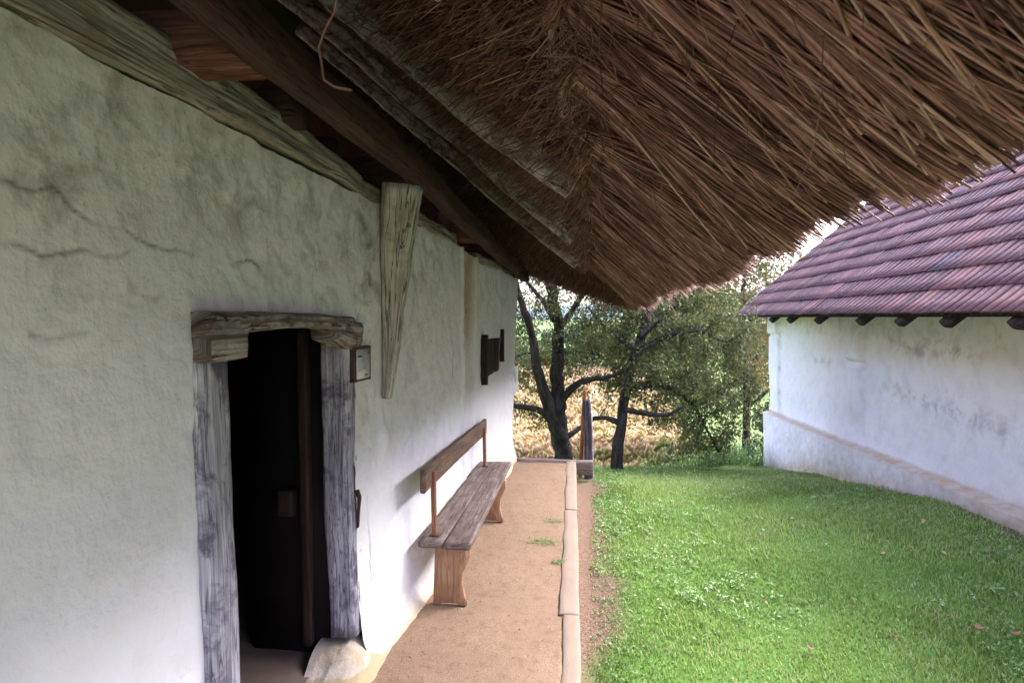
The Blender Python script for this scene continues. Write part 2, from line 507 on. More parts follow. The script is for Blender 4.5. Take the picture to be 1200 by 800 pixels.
MAT['hill'] = flat('distant_wooded_hill', (.13, .17, .17), .95, .05, .3, .05, 0.)

# ------------------------------------------------------------------ terrain
PY = [-400, 5, 6.5, 8, 10, 11.5, 13, 15, 17, 22, 40, 60, 90, 150, 400, 1500]
PZ = [-.07, -.07, -.11, -.24, -.52, -.82, -1.16, -2.1, -3.2, -4.0, -4.0, -4.2, -4., -3, 0, 0]
def gz(x, y):
    x = np.asarray(x, float); y = np.asarray(y, float)
    z = (np.interp(y - .35, PY, PZ) + np.interp(y, PY, PZ) + np.interp(y + .35, PY, PZ)) / 3
    z = z + .19 * sm(.8, 3.6, x) * (1 - sm(6, 9.5, y))
    z = z - .9 * sm(9.9, 12.5, y) * (1 - sm(.9, 2.6, x)) * (1 - sm(14, 20, y))
    near = 1 - sm(25, 60, np.hypot(x, y))
    z = z + fbm(np.stack([x * .8, y * .8, x * 0], -1), 3, 41) * .035 * near * sm(0.1, .8, x)
    z = z - .05 * (1 - sm(-.05, .25, x)) * (1 - sm(7, 8.5, y))
    return z

def axis(near0, near1, step, far):
    a = list(np.arange(near0, near1 + 1e-6, step))
    s, lo, hi = step, near0, near1
    left, right = [], []
    while lo > -far or hi < far:
        s *= 1.25
        lo -= s; hi += s
        left.append(lo); right.append(hi)
    return np.array(left[::-1] + a + right)
gx_, gy_ = axis(-2, 6, .08, 1200), axis(-1, 18, .08, 1200)
X, Y = np.meshgrid(gx_, gy_, indexing='ij')
Z = gz(X, Y)
V = np.stack([X, Y, Z], -1).reshape(-1, 3)
soil = (1 - sm(.03, .27 , X + .16 * fbm(np.stack([X * 2, Y * 2, X * 0], -1), 3, 5))) * (1 - sm(7.5, 9.5, Y))
bx_ = 3.85 - .021 * Y
soilb = sm(-.35, -.1, X - bx_ + .12 * fbm(np.stack([X * 2, Y * 1.5, X * 0], -1), 3, 8)) * (Y < 13.3)
soil = np.maximum(soil, soilb * .9)
farg = sm(11.5, 14, Y)
cornm = sm(15, 16, Y) * (1 - sm(60, 62, Y)) * (1 - sm(3.6, 4.4, X)) * sm(-32, -30, X)
q = grid_faces(len(gx_), len(gy_))
np_mesh('ground', V, q.ravel(), np.full(len(q), 4), V[:, :2], np.stack([soil.ravel(), (farg * (1 - cornm)).ravel(), cornm.ravel()], -1), MAT['ground'], None, True)['kind'] = 'structure'

# distant hills
hx = np.linspace(-900, 900, 120); hy = np.array([420, 470, 540, 640, 760, 900.])
HX, HY = np.meshgrid(hx, hy, indexing='ij')
ridge = (26 + 22 * fbm(np.stack([HX / 260, HX * 0, HX * 0], -1), 4, 3)) * np.array([0, .35, .75, 1, .8, .2])[None]
HZ = -2 + np.maximum(ridge, 0)
q = grid_faces(len(hx), len(hy))
np_mesh('hills', np.stack([HX, HY, HZ], -1).reshape(-1, 3), q.ravel(), np.full(len(q), 4), None, None, MAT['hill'], None, True)['kind'] = 'structure'

# ------------------------------------------------------------------ path and kerb
def wall_x(y): return -1.36 + .035 * np.asarray(y, float)
def kerb_r(y): return .045 - .032 * np.asarray(y, float)
py = np.arange(-3, 8.08, .04); pt = np.linspace(0, 1, 46)
YY, TT = np.meshgrid(py, pt, indexing='ij')
XL = wall_x(YY) - .1; XR = kerb_r(YY) - .07
XX = XL + (XR - XL) * TT
ZZ = .006 * fbm(np.stack([XX * 2.2, YY * 2.2, XX * 0], -1), 4, 2) - .004 + .0025 * fbm(np.stack([XX * 14, YY * 14, XX * 0], -1), 3, 22)
ZZ = ZZ + .05 * np.exp(-((XX - wall_x(YY)) / .07) ** 2) * (.6 + .6 * fbm(np.stack([XX, YY * 1.2, XX * 0], -1), 2, 6))
ZZ = ZZ - .02 * sm(.988, 1.0, TT)
ZZ[-1, :] = -.6
V = np.stack([XX, YY, ZZ], -1).reshape(-1, 3)
q = grid_faces(len(py), len(pt))
np_mesh('path', V, q.ravel(), np.full(len(q), 4), V[:, :2], None, MAT['path'], None, True)['kind'] = 'structure'

def kerb(y0, y1, w0, w1, seed, label):
    ys = np.arange(y0, y1 + 1e-6, .03)
    n = len(ys)
    r = kerb_r(ys) + .006 * fbm(np.stack([ys * 3, ys * 0, ys * 0], -1), 3, seed)
    l = r - np.interp(ys, [y0, y1], [w0, w1]) + .008 * fbm(np.stack([ys * 3.4, ys * 0, ys * 0], -1), 3, seed + 5)
    cs = [(l - .002, -.3), (l, .000), (l + .006, .005), (l + (r - l) * .35, .008), (l + (r - l) * .7, .008), (r - .008, .006), (r, .0), (r + .004, -.06), (r + .006, -.35)]
    P = np.stack([np.stack([np.broadcast_to(a, (n,)), ys, b + .0035 * fbm(np.stack([ys * 9, a * 20 + 0 * ys, ys * 0], -1), 3, seed)], -1) for a, b in cs], 1)
    V = P.reshape(-1, 3); q = grid_faces(n, len(cs))
    L = q.ravel(); S = np.full(len(q), 4)
    k = np.arange(len(cs))
    L = np.r_[L, k, (n - 1) * len(cs) + k[::-1]]; S = np.r_[S, len(cs), len(cs)]
    o = np_mesh('kerb_stone', V, L, S, V[:, :2], None, MAT['kerb'])
    tag(o, label, 'kerb stone', 'pale slabs edging the sandy path')
kerb(-2.2, 3.862, .128, .10, 31, 'pale kerb slab at the near end of the sandy path edge')
kerb(3.87, 6.02, .13, .118, 32, 'pale kerb slab beside the bench, middle one of three')
kerb(6.027, 8.07, .115, .125, 33, 'pale kerb slab at the far end by the timber post')
o = build('edging_timber', [beam([(-1.0, 8.13, -.09), (.01, 8.13, -.085)], .1, .2, amp=.006, seed=4)], MAT['post_edge'], None, True)
tag(o, 'low timber edging across the far end of the sandy path', 'edging')

# ------------------------------------------------------------------ farmhouse
house = thing('farmhouse', 'whitewashed farmhouse with thatched eave and dark low doorway', 'house', (-1.3, 4, 0))
Y0, Y1, ZT = -1.5, 8.62, 2.60
DY0, DY1, DZ0, DZ1 = 1.95, 3.12, .10, 1.86   # hole hidden behind the frame timbers
def plate_bottom(y): return np.interp(y, [-2, 1.25, 3.4, 5.4, 8.2, 9], [2.62, 2.585, 2.55, 2.525, 2.44, 2.42])

ystep = .0125
ys = np.concatenate([np.arange(Y0, .9, .05), np.arange(.9, 2.4, .0065), np.arange(2.4, Y1 + .001, ystep)])
zs = np.linspace(-.15, 1.0, 210)
nz = 330
def wall_disp(y, z):
    P = np.stack([y, z, y * 0], -1)
    d = .020 * fbm(P * .9, 3, 51) + .006 * fbm(P * 3.5, 4, 52) + .0038 * fbm(P * 14, 3, 53) * (1 + .8 * fbm(P * 1.3, 2, 54))
    d = d + .0012 * fbm(P * np.array([18, 34, 1]), 3, 57)
    d = d + .10 * np.exp(-np.maximum(z, 0) / .10) * (.7 + .5 * vnoise(P * np.array([1.5, 1, 1]), 55)) + .03 * np.exp(-np.maximum(z, 0) / .4)
    d = d + .045 * np.exp(-(((y - 3.50) / .035) ** 2 + ((z - 1.19) / .11) ** 2))          # oval lump
    pil = sm(5.42, 5.50, y) * (1 - sm(6.02, 6.10, y))
    d = d - .018 * pil + .03 * np.exp(-((y - 5.44) / .03) ** 2)                              # embedded post bay
    blk = sm(8.02, 8.05, y) * sm(.86, .9, z) * (1 - sm(1.15, 1.2, z))
    d = d + .02 * blk
    return d
ZK = np.linspace(0, 1, nz)
Yg, Kg = np.meshgrid(ys, ZK, indexing='ij')
ytop = plate_bottom(Yg) + .012 * fbm(np.stack([Yg * 6, Yg * 0, Yg * 0], -1), 4, 60)
Zg = -.15 + (ytop + .15) * Kg
yend = 8.2 + .38 * np.clip(Zg / 2.3, 0, 1) + .03 * fbm(np.stack([Zg * 2.5, Zg * 0, Zg * 0], -1), 3, 61)
yend = yend + .22 * sm(.84, .88, Zg) * (1 - sm(1.18, 1.26, Zg))
Yg2 = np.where(Yg > 7.6, 7.6 + (Yg - 7.6) / (Y1 - 7.6) * (yend - 7.6), Yg)
D = wall_disp(Yg2, Zg)
def polyline_d(y, z, pts):
    dm = np.full(y.shape, 9.)
    for (a, b), (c, d_) in zip(pts[:-1], pts[1:]):
        t = np.clip(((y - a) * (c - a) + (z - b) * (d_ - b)) / ((c - a) ** 2 + (d_ - b) ** 2), 0, 1)
        dm = np.minimum(dm, np.hypot(y - a - t * (c - a), z - b - t * (d_ - b)))
    return dm
cracks = [[(1.0, 2.21), (1.24, 2.202), (1.297, 2.19), (1.353, 2.215), (1.399, 2.183), (1.449, 2.16), (1.516, 2.14), (1.56, 2.145), (1.621, 2.12), (1.722, 2.113), (1.898, 2.10)],
          [(1.0, 2.03), (1.235, 2.062), (1.325, 2.048), (1.42, 2.068), (1.5, 2.06), (1.589, 2.086)],
          [(1.571, 2.012), (1.6, 1.966), (1.682, 1.956), (1.755, 1.985), (1.852, 1.975)],
          [(1.9, 2.09), (2.05, 2.08), (2.16, 2.12), (2.25, 2.09)],
          [(3.12, 1.88), (3.2, 1.98), (3.24, 2.06)], [(5.0, 1.9), (5.12, 1.6), (5.09, 1.3)],
          [(1.28, 1.86), (1.36, 1.845), (1.44, 1.86)], [(3.27, .9), (3.31, .6), (3.30, .42), (3.36, .25)]]
CK = np.zeros_like(Yg2)
Pn = np.stack([Yg2, Zg, Zg * 0], -1)
jy = Yg2 + .011 * fbm(Pn * 16, 4, 70); jz = Zg + .011 * fbm(Pn * 16, 4, 71)
for c in cracks:
    dd = polyline_d(jy, jz, c)
    on_ = sm(.15, .7, vnoise(Pn * 6, 72) * .6 + .6)
    CK = np.maximum(CK, np.exp(-(dd / .0058) ** 2) * on_)
    D = D - .0016 * np.exp(-(dd / .006) ** 2) * on_ + .0000 * np.exp(-((dd - .02) / .015) ** 2) * (jz < 2.3)
Xg = wall_x(Yg2) + D
curl = sm(-.045, 0, Yg2 - yend)
Xg = Xg - .04 * curl ** 2
V = np.stack([Xg, Yg2, Zg], -1)
soot_shade = .10 + .85 * sm(1.75, 2.35, Zg + .25 * fbm(Pn * 1.5, 3, 80)) * (1 - .55 * sm(3.6, 5.5, Yg2)) 
soot_shade = soot_shade + .5 * np.exp(-((Yg2 - 3.7) / .5) ** 2) * np.exp(-((Zg - 1.9) / .5) ** 2) + .45 * np.exp(-((Yg2 - 4.4) / .7) ** 2 - ((Zg - 1.3) / .35) ** 2)
soot_shade = soot_shade + .4 * np.exp(-((Yg2 - 3.27) / .09) ** 2) * sm(.9, 1.2, Zg)
dust = .8 * np.exp(-np.maximum(Zg, 0) / .06) + .38 * np.exp(-np.maximum(Zg, 0) / .32) + .8 * np.exp(-((Yg2 - 5.74) / .2) ** 2) * sm(1.4, 2.1, Zg) + .3 * np.exp(-((Zg - plate_bottom(Yg2)) / .06) ** 2)
dust = dust + .3 * np.exp(-((Yg2 - 5.74) / .2) ** 2) * sm(.6, 1.4, Zg)
blk = sm(8.03, 8.06, Yg2) * sm(.88, .9, Zg) * (1 - sm(1.15, 1.18, Zg))
dust = dust * (1 - blk) ; soot_shade = np.clip(soot_shade + 1.0 * blk, 0, 1.4)
COL = np.stack([np.clip(soot_shade, 0, 1.5), np.clip(dust, 0, 1), np.clip(CK * .75, 0, 1)], -1)
q = grid_faces(len(ys), nz)
cy = Yg2.reshape(-1)[q].mean(1); cz = Zg.reshape(-1)[q].mean(1)
keep = ~((cy > DY0) & (cy < DY1) & (cz > -.05) & (cz < DZ1))
WY0, WY1, WZ0, WZ1 = 6.33, 7.27, 1.28, 1.66
keep &= ~((cy > WY0) & (cy < WY1) & (cz > WZ0) & (cz < WZ1))
q = q[keep]
wall_parts = [(V.reshape(-1, 3), q.ravel(), np.full(len(q), 4), V.reshape(-1, 3)[:, 1:], COL.reshape(-1, 3))]
# end face towards the trees, reveals, rear and near walls
edge = V[-1]; n = len(edge)
back = edge.copy(); back[:, 0] = -5.6
E2 = np.concatenate([edge, back]); k = np.arange(n - 1)
qe = np.stack([k, k + n, k + n + 1, k + 1], -1)
wall_parts.append((E2, qe.ravel(), np.full(len(qe), 4), E2[:, 1:], np.tile([.3, .1, 0.], (2 * n, 1))))
def wbox(*a, c=(.3, .1, 0)):
    b = box(*a); return (b[0], b[1], b[2], b[3], np.tile(c, (8, 1)))
wall_parts += [wbox(-5.9, -5.6, Y0, 8.4, -.6, 2.6), wbox(-5.6, -1.35, Y0 - .3, Y0, -.6, 2.6),
               wbox(-1.50, -1.22, WY0 - .04, WY0 + .0, WZ0 - .03, WZ1 + .03), wbox(-1.50, -1.22, WY1, WY1 + .04, WZ0 - .03, WZ1 + .03),
               wbox(-1.50, -1.20, WY0 - .04, WY1 + .04, WZ0 - .04, WZ0 + .0), wbox(-1.50, -1.22, WY0 - .04, WY1 + .04, WZ1, WZ1 + .04)]
wall = build('wall', wall_parts, MAT['plaster'], None, True)
adopt(house, wall)

def hpart(name, parts, mat, smooth=True, label=None):
    o = build(name, parts, mat, None, smooth); adopt(house, o)
    if label: o['label'] = label
    return o
# dark room behind the doorway (walls seen from inside) and its earth floor
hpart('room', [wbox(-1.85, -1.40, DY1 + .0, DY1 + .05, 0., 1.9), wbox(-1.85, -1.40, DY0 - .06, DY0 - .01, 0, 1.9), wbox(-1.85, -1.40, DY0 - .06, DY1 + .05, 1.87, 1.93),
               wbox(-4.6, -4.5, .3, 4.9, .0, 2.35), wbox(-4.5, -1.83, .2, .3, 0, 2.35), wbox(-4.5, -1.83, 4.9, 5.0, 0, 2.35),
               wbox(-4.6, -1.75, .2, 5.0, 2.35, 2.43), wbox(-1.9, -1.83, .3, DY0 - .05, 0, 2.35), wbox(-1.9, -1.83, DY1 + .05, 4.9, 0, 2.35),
               wbox(-1.9, -1.83, DY0 - .05, DY1 + .05, 1.92, 2.35), wbox(-1.56, -1.5, WY0 - .1, WY1 + .1, WZ0 - .1, WZ1 + .1)], MAT['soot_shade'], False)
fx, fy = np.meshgrid(np.linspace(-4.5, -1.42, 40), np.linspace(.3, 4.9, 60), indexing='ij')
fz = .07 + .012 * fbm(np.stack([fx * 3, fy * 3, fx * 0], -1), 3, 90)
FV = np.stack([fx, fy, fz], -1).reshape(-1, 3); qf = grid_faces(40, 60)
hpart('room_floor', [(FV, qf.ravel(), np.full(len(qf), 4), FV[:, :2], None)], MAT['roomfloor'])

# door frame
df = empty('door_frame', (0, 0, 0)); df.parent = house; df.location = -Vector(house.location)
def dpart(name, parts, mat, label=None, smooth=True):
    o = build(name, parts, mat, df, smooth)
    if label: o['label'] = label
    return o
XJ = -1.30
dpart('jamb', [beam([(XJ - .03, 1.965, .25), (XJ - .03, 1.945, 1.0), (XJ - .035, 1.925, 1.76)], .15, [.155, .15, .165], up=(0, 1, 0), amp=.006, seed=21, n=28, crack=.004, power=7)], MAT['jamb'], 'pale blue grey jamb on the near side of the doorway')
dpart('jamb', [beam([(XJ - .025, 3.165, .20), (XJ - .025, 3.125, .9), (XJ - .03, 3.115, 1.35), (XJ - .03, 3.095, 1.80)], .15, [.20, .16, .13, .15], up=(0, 1, 0), amp=.010, seed=22, n=32, crack=.006, power=6)], MAT['jamb'], 'darker wider jamb on the far side with rusty latch')
# lintel: a block at each end and a thinner arched middle
lt = []
lt.append(beam([(XJ, 1.84, 1.835), (XJ, 2.055, 1.835)], .16, [.17, .165], amp=.006, seed=23, n=28, crack=.005, power=8))
lt.append(beam([(XJ + .004, 2.0, 1.882), (XJ + .004, 2.3, 1.886), (XJ + .004, 2.7, 1.885), (XJ + .004, 3.05, 1.862)], .15, [.075, .062, .06, .09], amp=.007, seed=24, n=28, crack=.005))
lt.append(beam([(XJ - .005, 2.86, 1.835), (XJ - .005, 3.13, 1.805)], .17, [.10, .15, .16], amp=.010, seed=25, n=28, crack=.006, power=4))
dpart('lintel', lt, MAT['lintel'])
dpart('door_stop', [beam([(-1.50, 3.05, .16), (-1.49, 3.03, 1.0), (-1.50, 3.02, 1.85)], .05, .05, up=(0, 1, 0), amp=.004, seed=26, n=20)], MAT['shutter'])
dpart('lock_block', [beam([(-1.60, 3.03, .86), (-1.60, 3.03, .99)], .10, .07, up=(0, 1, 0), amp=.004, seed=27, n=20, power=4)], MAT['shutter'])
dpart('latch', [beam([(XJ + .056, 3.10, .98), (XJ + .068, 3.11, .94), (XJ + .064, 3.105, .87), (XJ + .058, 3.11, .78)], .02, [.03, .018, .014, .012], up=(1, 0, 0), seg=.01, amp=.002, seed=28, n=10, power=3)], MAT['iron'])
# doorstep: whitewashed rounded mound of plaster and stone under the far jamb and along the sill
sy, sx = np.meshgrid(np.linspace(1.8, 3.48, 120), np.linspace(0, 1, 40), indexing='ij')
prof = 1 - sm(3.15, 3.45, sy)
hh = (.0 + .165 * sm(2.72, 3.10, sy)) * prof
ox = -1.45 + .33 * sx
side = np.sqrt(np.clip(1 - sm(.4, 1.0, sx), 0, 1))
oz = -.02 + (hh + .02) * side + .010 * fbm(np.stack([sy * 6, sx * 4, sx * 0], -1), 4, 93)
ox = ox + .02 * fbm(np.stack([sy * 4, sx * 4, sx * 0 + 3], -1), 3, 94)
SV = np.stack([ox, sy, oz], -1).reshape(-1, 3); qs = grid_faces(120, 40)
dc = np.stack([.9 + .2 * vnoise(SV * 3, 2), .8 + .5 * (SV[:, 2] < .07), 0 * SV[:, 0]], -1)
dpart('doorstep', [(SV, qs.ravel(), np.full(len(qs), 4), SV[:, :2], dc)], MAT['plaster'])

# small window with a dark board shutter
win = empty('window', (0, 0, 0)); win.parent = house; win.location = -Vector(house.location)
def wx(y): return -1.36 + .035 * y
build('frame_post', [beam([(wx(6.3) + .02, 6.30, 1.20), (wx(6.3) + .02, 6.30, 1.72)], .07, .09, up=(0, 1, 0), amp=.004, seed=41)], MAT['shutter'], win, True)
build('frame_post', [beam([(wx(7.3) + .01, 7.33, 1.37), (wx(7.3) + .01, 7.33, 1.76)], .06, .07, up=(0, 1, 0), amp=.004, seed=42)], MAT['shutter'], win, True)
build('shutter', [beam([(wx(6.8) - .01, 6.34 + .31 * i + .15, 1.27), (wx(6.8) - .01, 6.34 + .31 * i + .15, 1.665)], .03, .30, up=(0, 1, 0), amp=.002, seed=43 + i) for i in range(3)], MAT['shutter'], win, True)

# timbers of the eave
plate = []
plate.append(beam([(-1.405, -1.6, 2.735), (-1.40, 1.2, 2.683), (-1.365, 2.2, 2.675), (-1.34, 3.0, 2.635), (-1.335, 3.2, 2.60)], .20, [.21, .21, .20, .18, .10], amp=.012, freq=9, seed=51, n=48, crack=.010, power=9))
o = hpart('wall_plate', plate, MAT['plate'], label='grey weathered wall plate on top of the near wall')
hpart('wall_plate', [beam([(-1.32, 3.18, 2.605), (-1.255, 5.3, 2.58)], .16, [.11, .12, .13], amp=.012, seed=52, n=30, crack=.006, power=5)], MAT['plate'])
hpart('wall_plate', [beam([(-1.23, 6.15, 2.50), (-1.19, 7.3, 2.49), (-1.15, 8.4, 2.46)], .16, [.11, .13, .11], amp=.012, seed=53, n=30, crack=.006, power=5)], MAT['plate'])
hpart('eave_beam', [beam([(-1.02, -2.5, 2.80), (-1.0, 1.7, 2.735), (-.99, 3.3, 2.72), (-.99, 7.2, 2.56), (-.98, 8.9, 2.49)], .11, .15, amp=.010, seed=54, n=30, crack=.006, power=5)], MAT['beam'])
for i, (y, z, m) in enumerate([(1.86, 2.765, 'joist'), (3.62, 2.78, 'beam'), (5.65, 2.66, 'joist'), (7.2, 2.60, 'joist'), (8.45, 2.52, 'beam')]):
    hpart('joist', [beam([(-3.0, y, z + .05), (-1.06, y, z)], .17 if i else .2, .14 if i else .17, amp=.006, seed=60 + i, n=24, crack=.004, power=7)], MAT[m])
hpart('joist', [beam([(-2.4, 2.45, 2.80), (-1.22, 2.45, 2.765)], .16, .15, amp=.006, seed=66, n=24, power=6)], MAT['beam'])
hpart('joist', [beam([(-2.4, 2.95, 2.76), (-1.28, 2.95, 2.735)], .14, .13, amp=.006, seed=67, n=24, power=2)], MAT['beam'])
hpart('knee_brace', [beam([(-1.215, 3.52, 1.42), (-1.175, 3.50, 1.75), (-1.14, 3.48, 2.25), (-1.09, 3.46, 2.66)], [.045, .11, .18, .225], [.05, .10, .13, .15], up=(0, 1, 0), amp=.008, seed=70, n=36, crack=.008, power=5)], MAT['knee'])

# thatch -------------------------------------------------------------
EY = [-4, 0, 1.38, 1.72, 2.05, 2.46, 2.95, 3.93, 5.95, 9.14, 10]
EH = [.36, .34, .323, .323, .375, .38, .285, .247, .217, .125, .12]
S = .84
def eave_x(y): return .903 - .038 * np.asarray(y, float)
def eave_h(y): return np.interp(y, EY, EH)
nrm = np.array([S, 0, 1.]) / math.hypot(S, 1)
def under(x, y): return 1.9 + eave_h(y) + (eave_x(y) - x) * S
YE = 9.15
# solid body
def slab(xs, ysl, off0, off1, seed):
    A, B = np.meshgrid(xs, ysl, indexing='ij')
    rr = []
    for off, sg in ((off0, 1), (off1, 1)):
        x = -4.25 + A * (eave_x(B) - .10 + 4.25)
        z = under(x, B)
        P = np.stack([x, B, z], -1) + nrm * off
        P = P + nrm * (.025 * fbm(P * 4, 4, seed))[..., None]
        rr.append(P)
    n0 = A.size; nu, nv = A.shape
    V = np.concatenate([rr[0].reshape(-1, 3), rr[1].reshape(-1, 3)])
    q = grid_faces(nu, nv)
    f = [q, q[:, ::-1] + n0]
    idx = np.arange(n0).reshape(nu, nv)
    for e in (idx[-1], idx[0], idx[:, 0], idx[:, -1]):
        f.append(np.stack([e[:-1], e[1:], e[1:] + n0, e[:-1] + n0], -1))
    q = np.concatenate(f)
    return V, q.ravel(), np.full(len(q), 4), V[:, :2], None
xs_ = np.linspace(0, 1, 70); yl = np.linspace(-3.2, YE - .12, 150)
body = slab(xs_, yl, .10, .36, 5)
mir = body[0].copy(); mir[:, 0] = -7.8 - mir[:, 0]
# hipped far end: a panel leaning out over the gable
ex = np.linspace(-7.9, .46, 120)
def hl(x): return np.where(x > -1.2, .125 + .33 * (.56 - x), .125 + .33 * 1.76)
def top(x): return np.interp(np.abs(x + 3.9), [0, 4.6], [under(-3.9, 9.0) + .2, under(.56, 9.0) + .12])
EP = []
for dy, in ((.0,), (.3,)):
    EP.append(np.stack([ex, np.full_like(ex, YE - .15 + dy), 1.9 + hl(ex) + .06], -1))
    EP.append(np.stack([ex, np.full_like(ex, YE - .75 + dy), top(ex)], -1))
hv = np.concatenate(EP); nn_ = len(ex); k = np.arange(nn_ - 1)
hq = np.concatenate([np.stack([k + a * nn_, k + 1 + a * nn_, k + 1 + b * nn_, k + b * nn_], -1) for a, b in ((0, 1), (3, 2), (2, 0), (1, 3))])
gable = box(-7.6, -.3, -3.05, -2.95, 2.3, 3.3)
g2 = (np.array([[-7.7, -3.0, 2.9], [-.1, -3.0, 2.9], [-3.9, -3.0, 6.1]]), np.array([0, 1, 2]), np.array([3]), np.zeros((3, 2)), None)
hpart('thatched_roof', [body, (mir, body[1], body[2], mir[:, :2], None), (hv, hq.ravel(), np.full(len(hq), 4), hv[:, :2], None), gable, g2], MAT['thatch'], True)

# rafters and laths
for i, y in enumerate((-1.0, .75, 2.62, 4.42, 6.25, 8.0)):
    a = np.array([-.10 - .01 * i, y, under(-.10, y)]); b = np.array([-3.9, y, under(-3.9, y)])
    if y < 3: a[0] -= .45; a[2] += .45 * S
    a = a - nrm * .045; b = b - nrm * .045
    hpart('rafter', [beam([a, a * .7 + b * .3 + np.array([0, .02, 0]), b], .20, .13, up=(0, 1, 0), amp=.016, freq=9, seed=80 + i, n=28, crack=.01, power=4)], MAT['rafter'])
for i, x in enumerate((-.2, -.55, -.9, -1.25)):
    pts = [np.array([x + .03 * math.sin(y * 1.7 + i), y, under(x, y)]) + nrm * .07 for y in np.arange(-3, 9.1, .5)]
    hpart('lath', [beam(pts, .045, .045, amp=.006, seed=90 + i, n=12, power=2)], MAT['rafter'])

# straw
strw = []
def add(A, Mi, B, r0, r1, c, nseg=3): strw.append(tubes(A, Mi, B, r0, r1, c, nseg))
rg = np.random.default_rng(3)
knots = np.arange(-.9, 9.3, .46) + rg.normal(0, .05, len(np.arange(-.9, 9.3, .46)))
knot_x = -.06 + rg.normal(0, .05, len(knots))
N = 26000
layer = rg.random(N)                       # 0 = lowest straw course, 1 = top
y_e = rg.uniform(-.3, YE + .05, N)
y_e[:N // 8] = rg.uniform(.6, 3.5, N // 8)
ki = np.clip(np.searchsorted(knots, y_e + rg.normal(0, .16, N)) - rg.integers(0, 2, N), 0, len(knots) - 1)
gather = np.where(layer < .5, .10, .75)
y_s = knots[ki] + (y_e - knots[ki]) * gather + rg.normal(0, .03, N)
x_s = knot_x[ki] + rg.normal(0, .03, N) - layer * .25
th = .03 + .20 * layer
fan = (y_e - y_s)
x_e = eave_x(y_e) + rg.normal(0, .024, N) + .04 * fbm(np.stack([y_e * 3, y_e * 0, y_e * 0], -1), 3, 7) - .05 * (layer - .3)
A = np.stack([x_s, y_s, under(x_s, y_s)], -1) + nrm * (th * .5 - .01)[:, None]
B = np.stack([x_e, y_e, under(x_e, y_e)], -1) + nrm * (th * .95 + .0 * th)[:, None]
B[:, 2] -= .015
Mi = (A + B) / 2 + nrm * (-.02 + .03 * layer + .025 * rg.normal(size=N))[:, None] - nrm * (.05 * (layer < .35) * (.5 + .5 * np.sin(y_e * 9)))[:, None]
B[:, 1] += rg.normal(0, .035, N) * (rg.random(N) < .35)
Mi[:, 1] += rg.normal(0, .008, N)
ph = (y_e - knots[ki]) / .46
gap = np.abs(np.clip(ph * 1.3, -1, 1)) ** 1.5 * .10 * (layer < .6) + .05 * vnoise(np.stack([y_e * 8, layer * 2, y_e * 0], -1), 31)
Mi = Mi + nrm * gap[:, None]; B = B + nrm * (gap * .5)[:, None]
tone = np.clip(.44 + .23 * rg.normal(size=N) + .22 * fbm(np.stack([y_e * 7, layer * 3, y_e * 0], -1), 3, 12) + .10 * (layer < .15), 0, 1)
rr = rg.uniform(.0024, .0062, N) * (1 - .25 * sm(4, 8, y_e))
add(A, Mi, B, rr, rr * .8, tone)
# stiff thick stalks lying across the lowest course
n = 2600
ki2 = rg.integers(0, len(knots), n)
a_y = knots[ki2] + rg.normal(0, .05, n); a_x = knot_x[ki2] + rg.normal(.03, .08, n)
b_y = a_y + rg.normal(0, .20, n); f_ = rg.uniform(.45, 1.0, n) ** .6
b_x = a_x + (eave_x(b_y) - a_x) * f_
A = np.stack([a_x, a_y, under(a_x, a_y)], -1) + nrm * rg.uniform(-.01, .05, n)[:, None]
B = np.stack([b_x, b_y, under(b_x, b_y)], -1) + nrm * rg.uniform(-.035, .06, n)[:, None]
add(A, (A + B) / 2 + rg.normal(0, .01, (n, 3)), B, rg.uniform(.003, .006, n), rg.uniform(.0025, .005, n), np.clip(.62 + .22 * rg.normal(size=n), 0, 1), 2)
# stray straws hanging out of line
n = 650
y = rg.uniform(.3, 9, n); x = rg.uniform(-.2, .6, n)
A = np.stack([x, y, under(x, y)], -1) + nrm * .03
dv = np.stack([rg.normal(.35, .35, n), rg.normal(0, .35, n), rg.normal(-.75, .3, n)], -1); dv /= np.linalg.norm(dv, axis=1)[:, None]
Ls = rg.uniform(.1, .34, n)[:, None]
B = A + dv * Ls; 
Mi = (A + B) / 2 + rg.normal(0, .02, (n, 3))
add(A, Mi, B, np.full(n, .0018), np.full(n, .0012), np.clip(.55 + .2 * rg.normal(size=n), 0, 1))
# butt ends poking down between the rafters, course by course
n = 13000
y = rg.uniform(-.4, YE, n); xi = rg.integers(0, 9, n)
for ry in (-1.0, .75, 2.62, 4.42, 6.25, 8.0):
    y = np.where(np.abs(y - ry) < .09, ry + np.sign(y - ry + 1e-6) * rg.uniform(.09, .2, n), y)
x = -.08 - xi * .16 + rg.normal(0, .035, n)
A = np.stack([x, y, under(x, y)], -1) + nrm * .09
dirv = np.stack([-.75 + .2 * rg.normal(size=n), .34 * rg.normal(size=n) + .25 * np.sin(y * 11 + xi), -.42 + .25 * rg.normal(size=n)], -1)
rnd = (xi < 2) & (rg.random(n) < .6)
dirv = np.where(rnd[:, None], np.stack([rg.normal(0, .6, n), rg.normal(0, .5, n), rg.normal(-.35, .2, n)], -1), dirv)
dirv /= np.linalg.norm(dirv, axis=1)[:, None]
Ls = (rg.uniform(.10, .27, n) + .14 * (rg.random(n) < .2))[:, None]
B = A + dirv * Ls
Mi = (A + B) / 2 + rg.normal(0, .012, (n, 3))
keepm = B[:, 2] < 1.9 + 1.9 
tone = np.clip(.55 + .18 * rg.normal(size=n) - .05 * (xi > 4), 0, 1)
add(A, Mi, B, np.full(n, .0036), np.full(n, .0026), tone, 2)
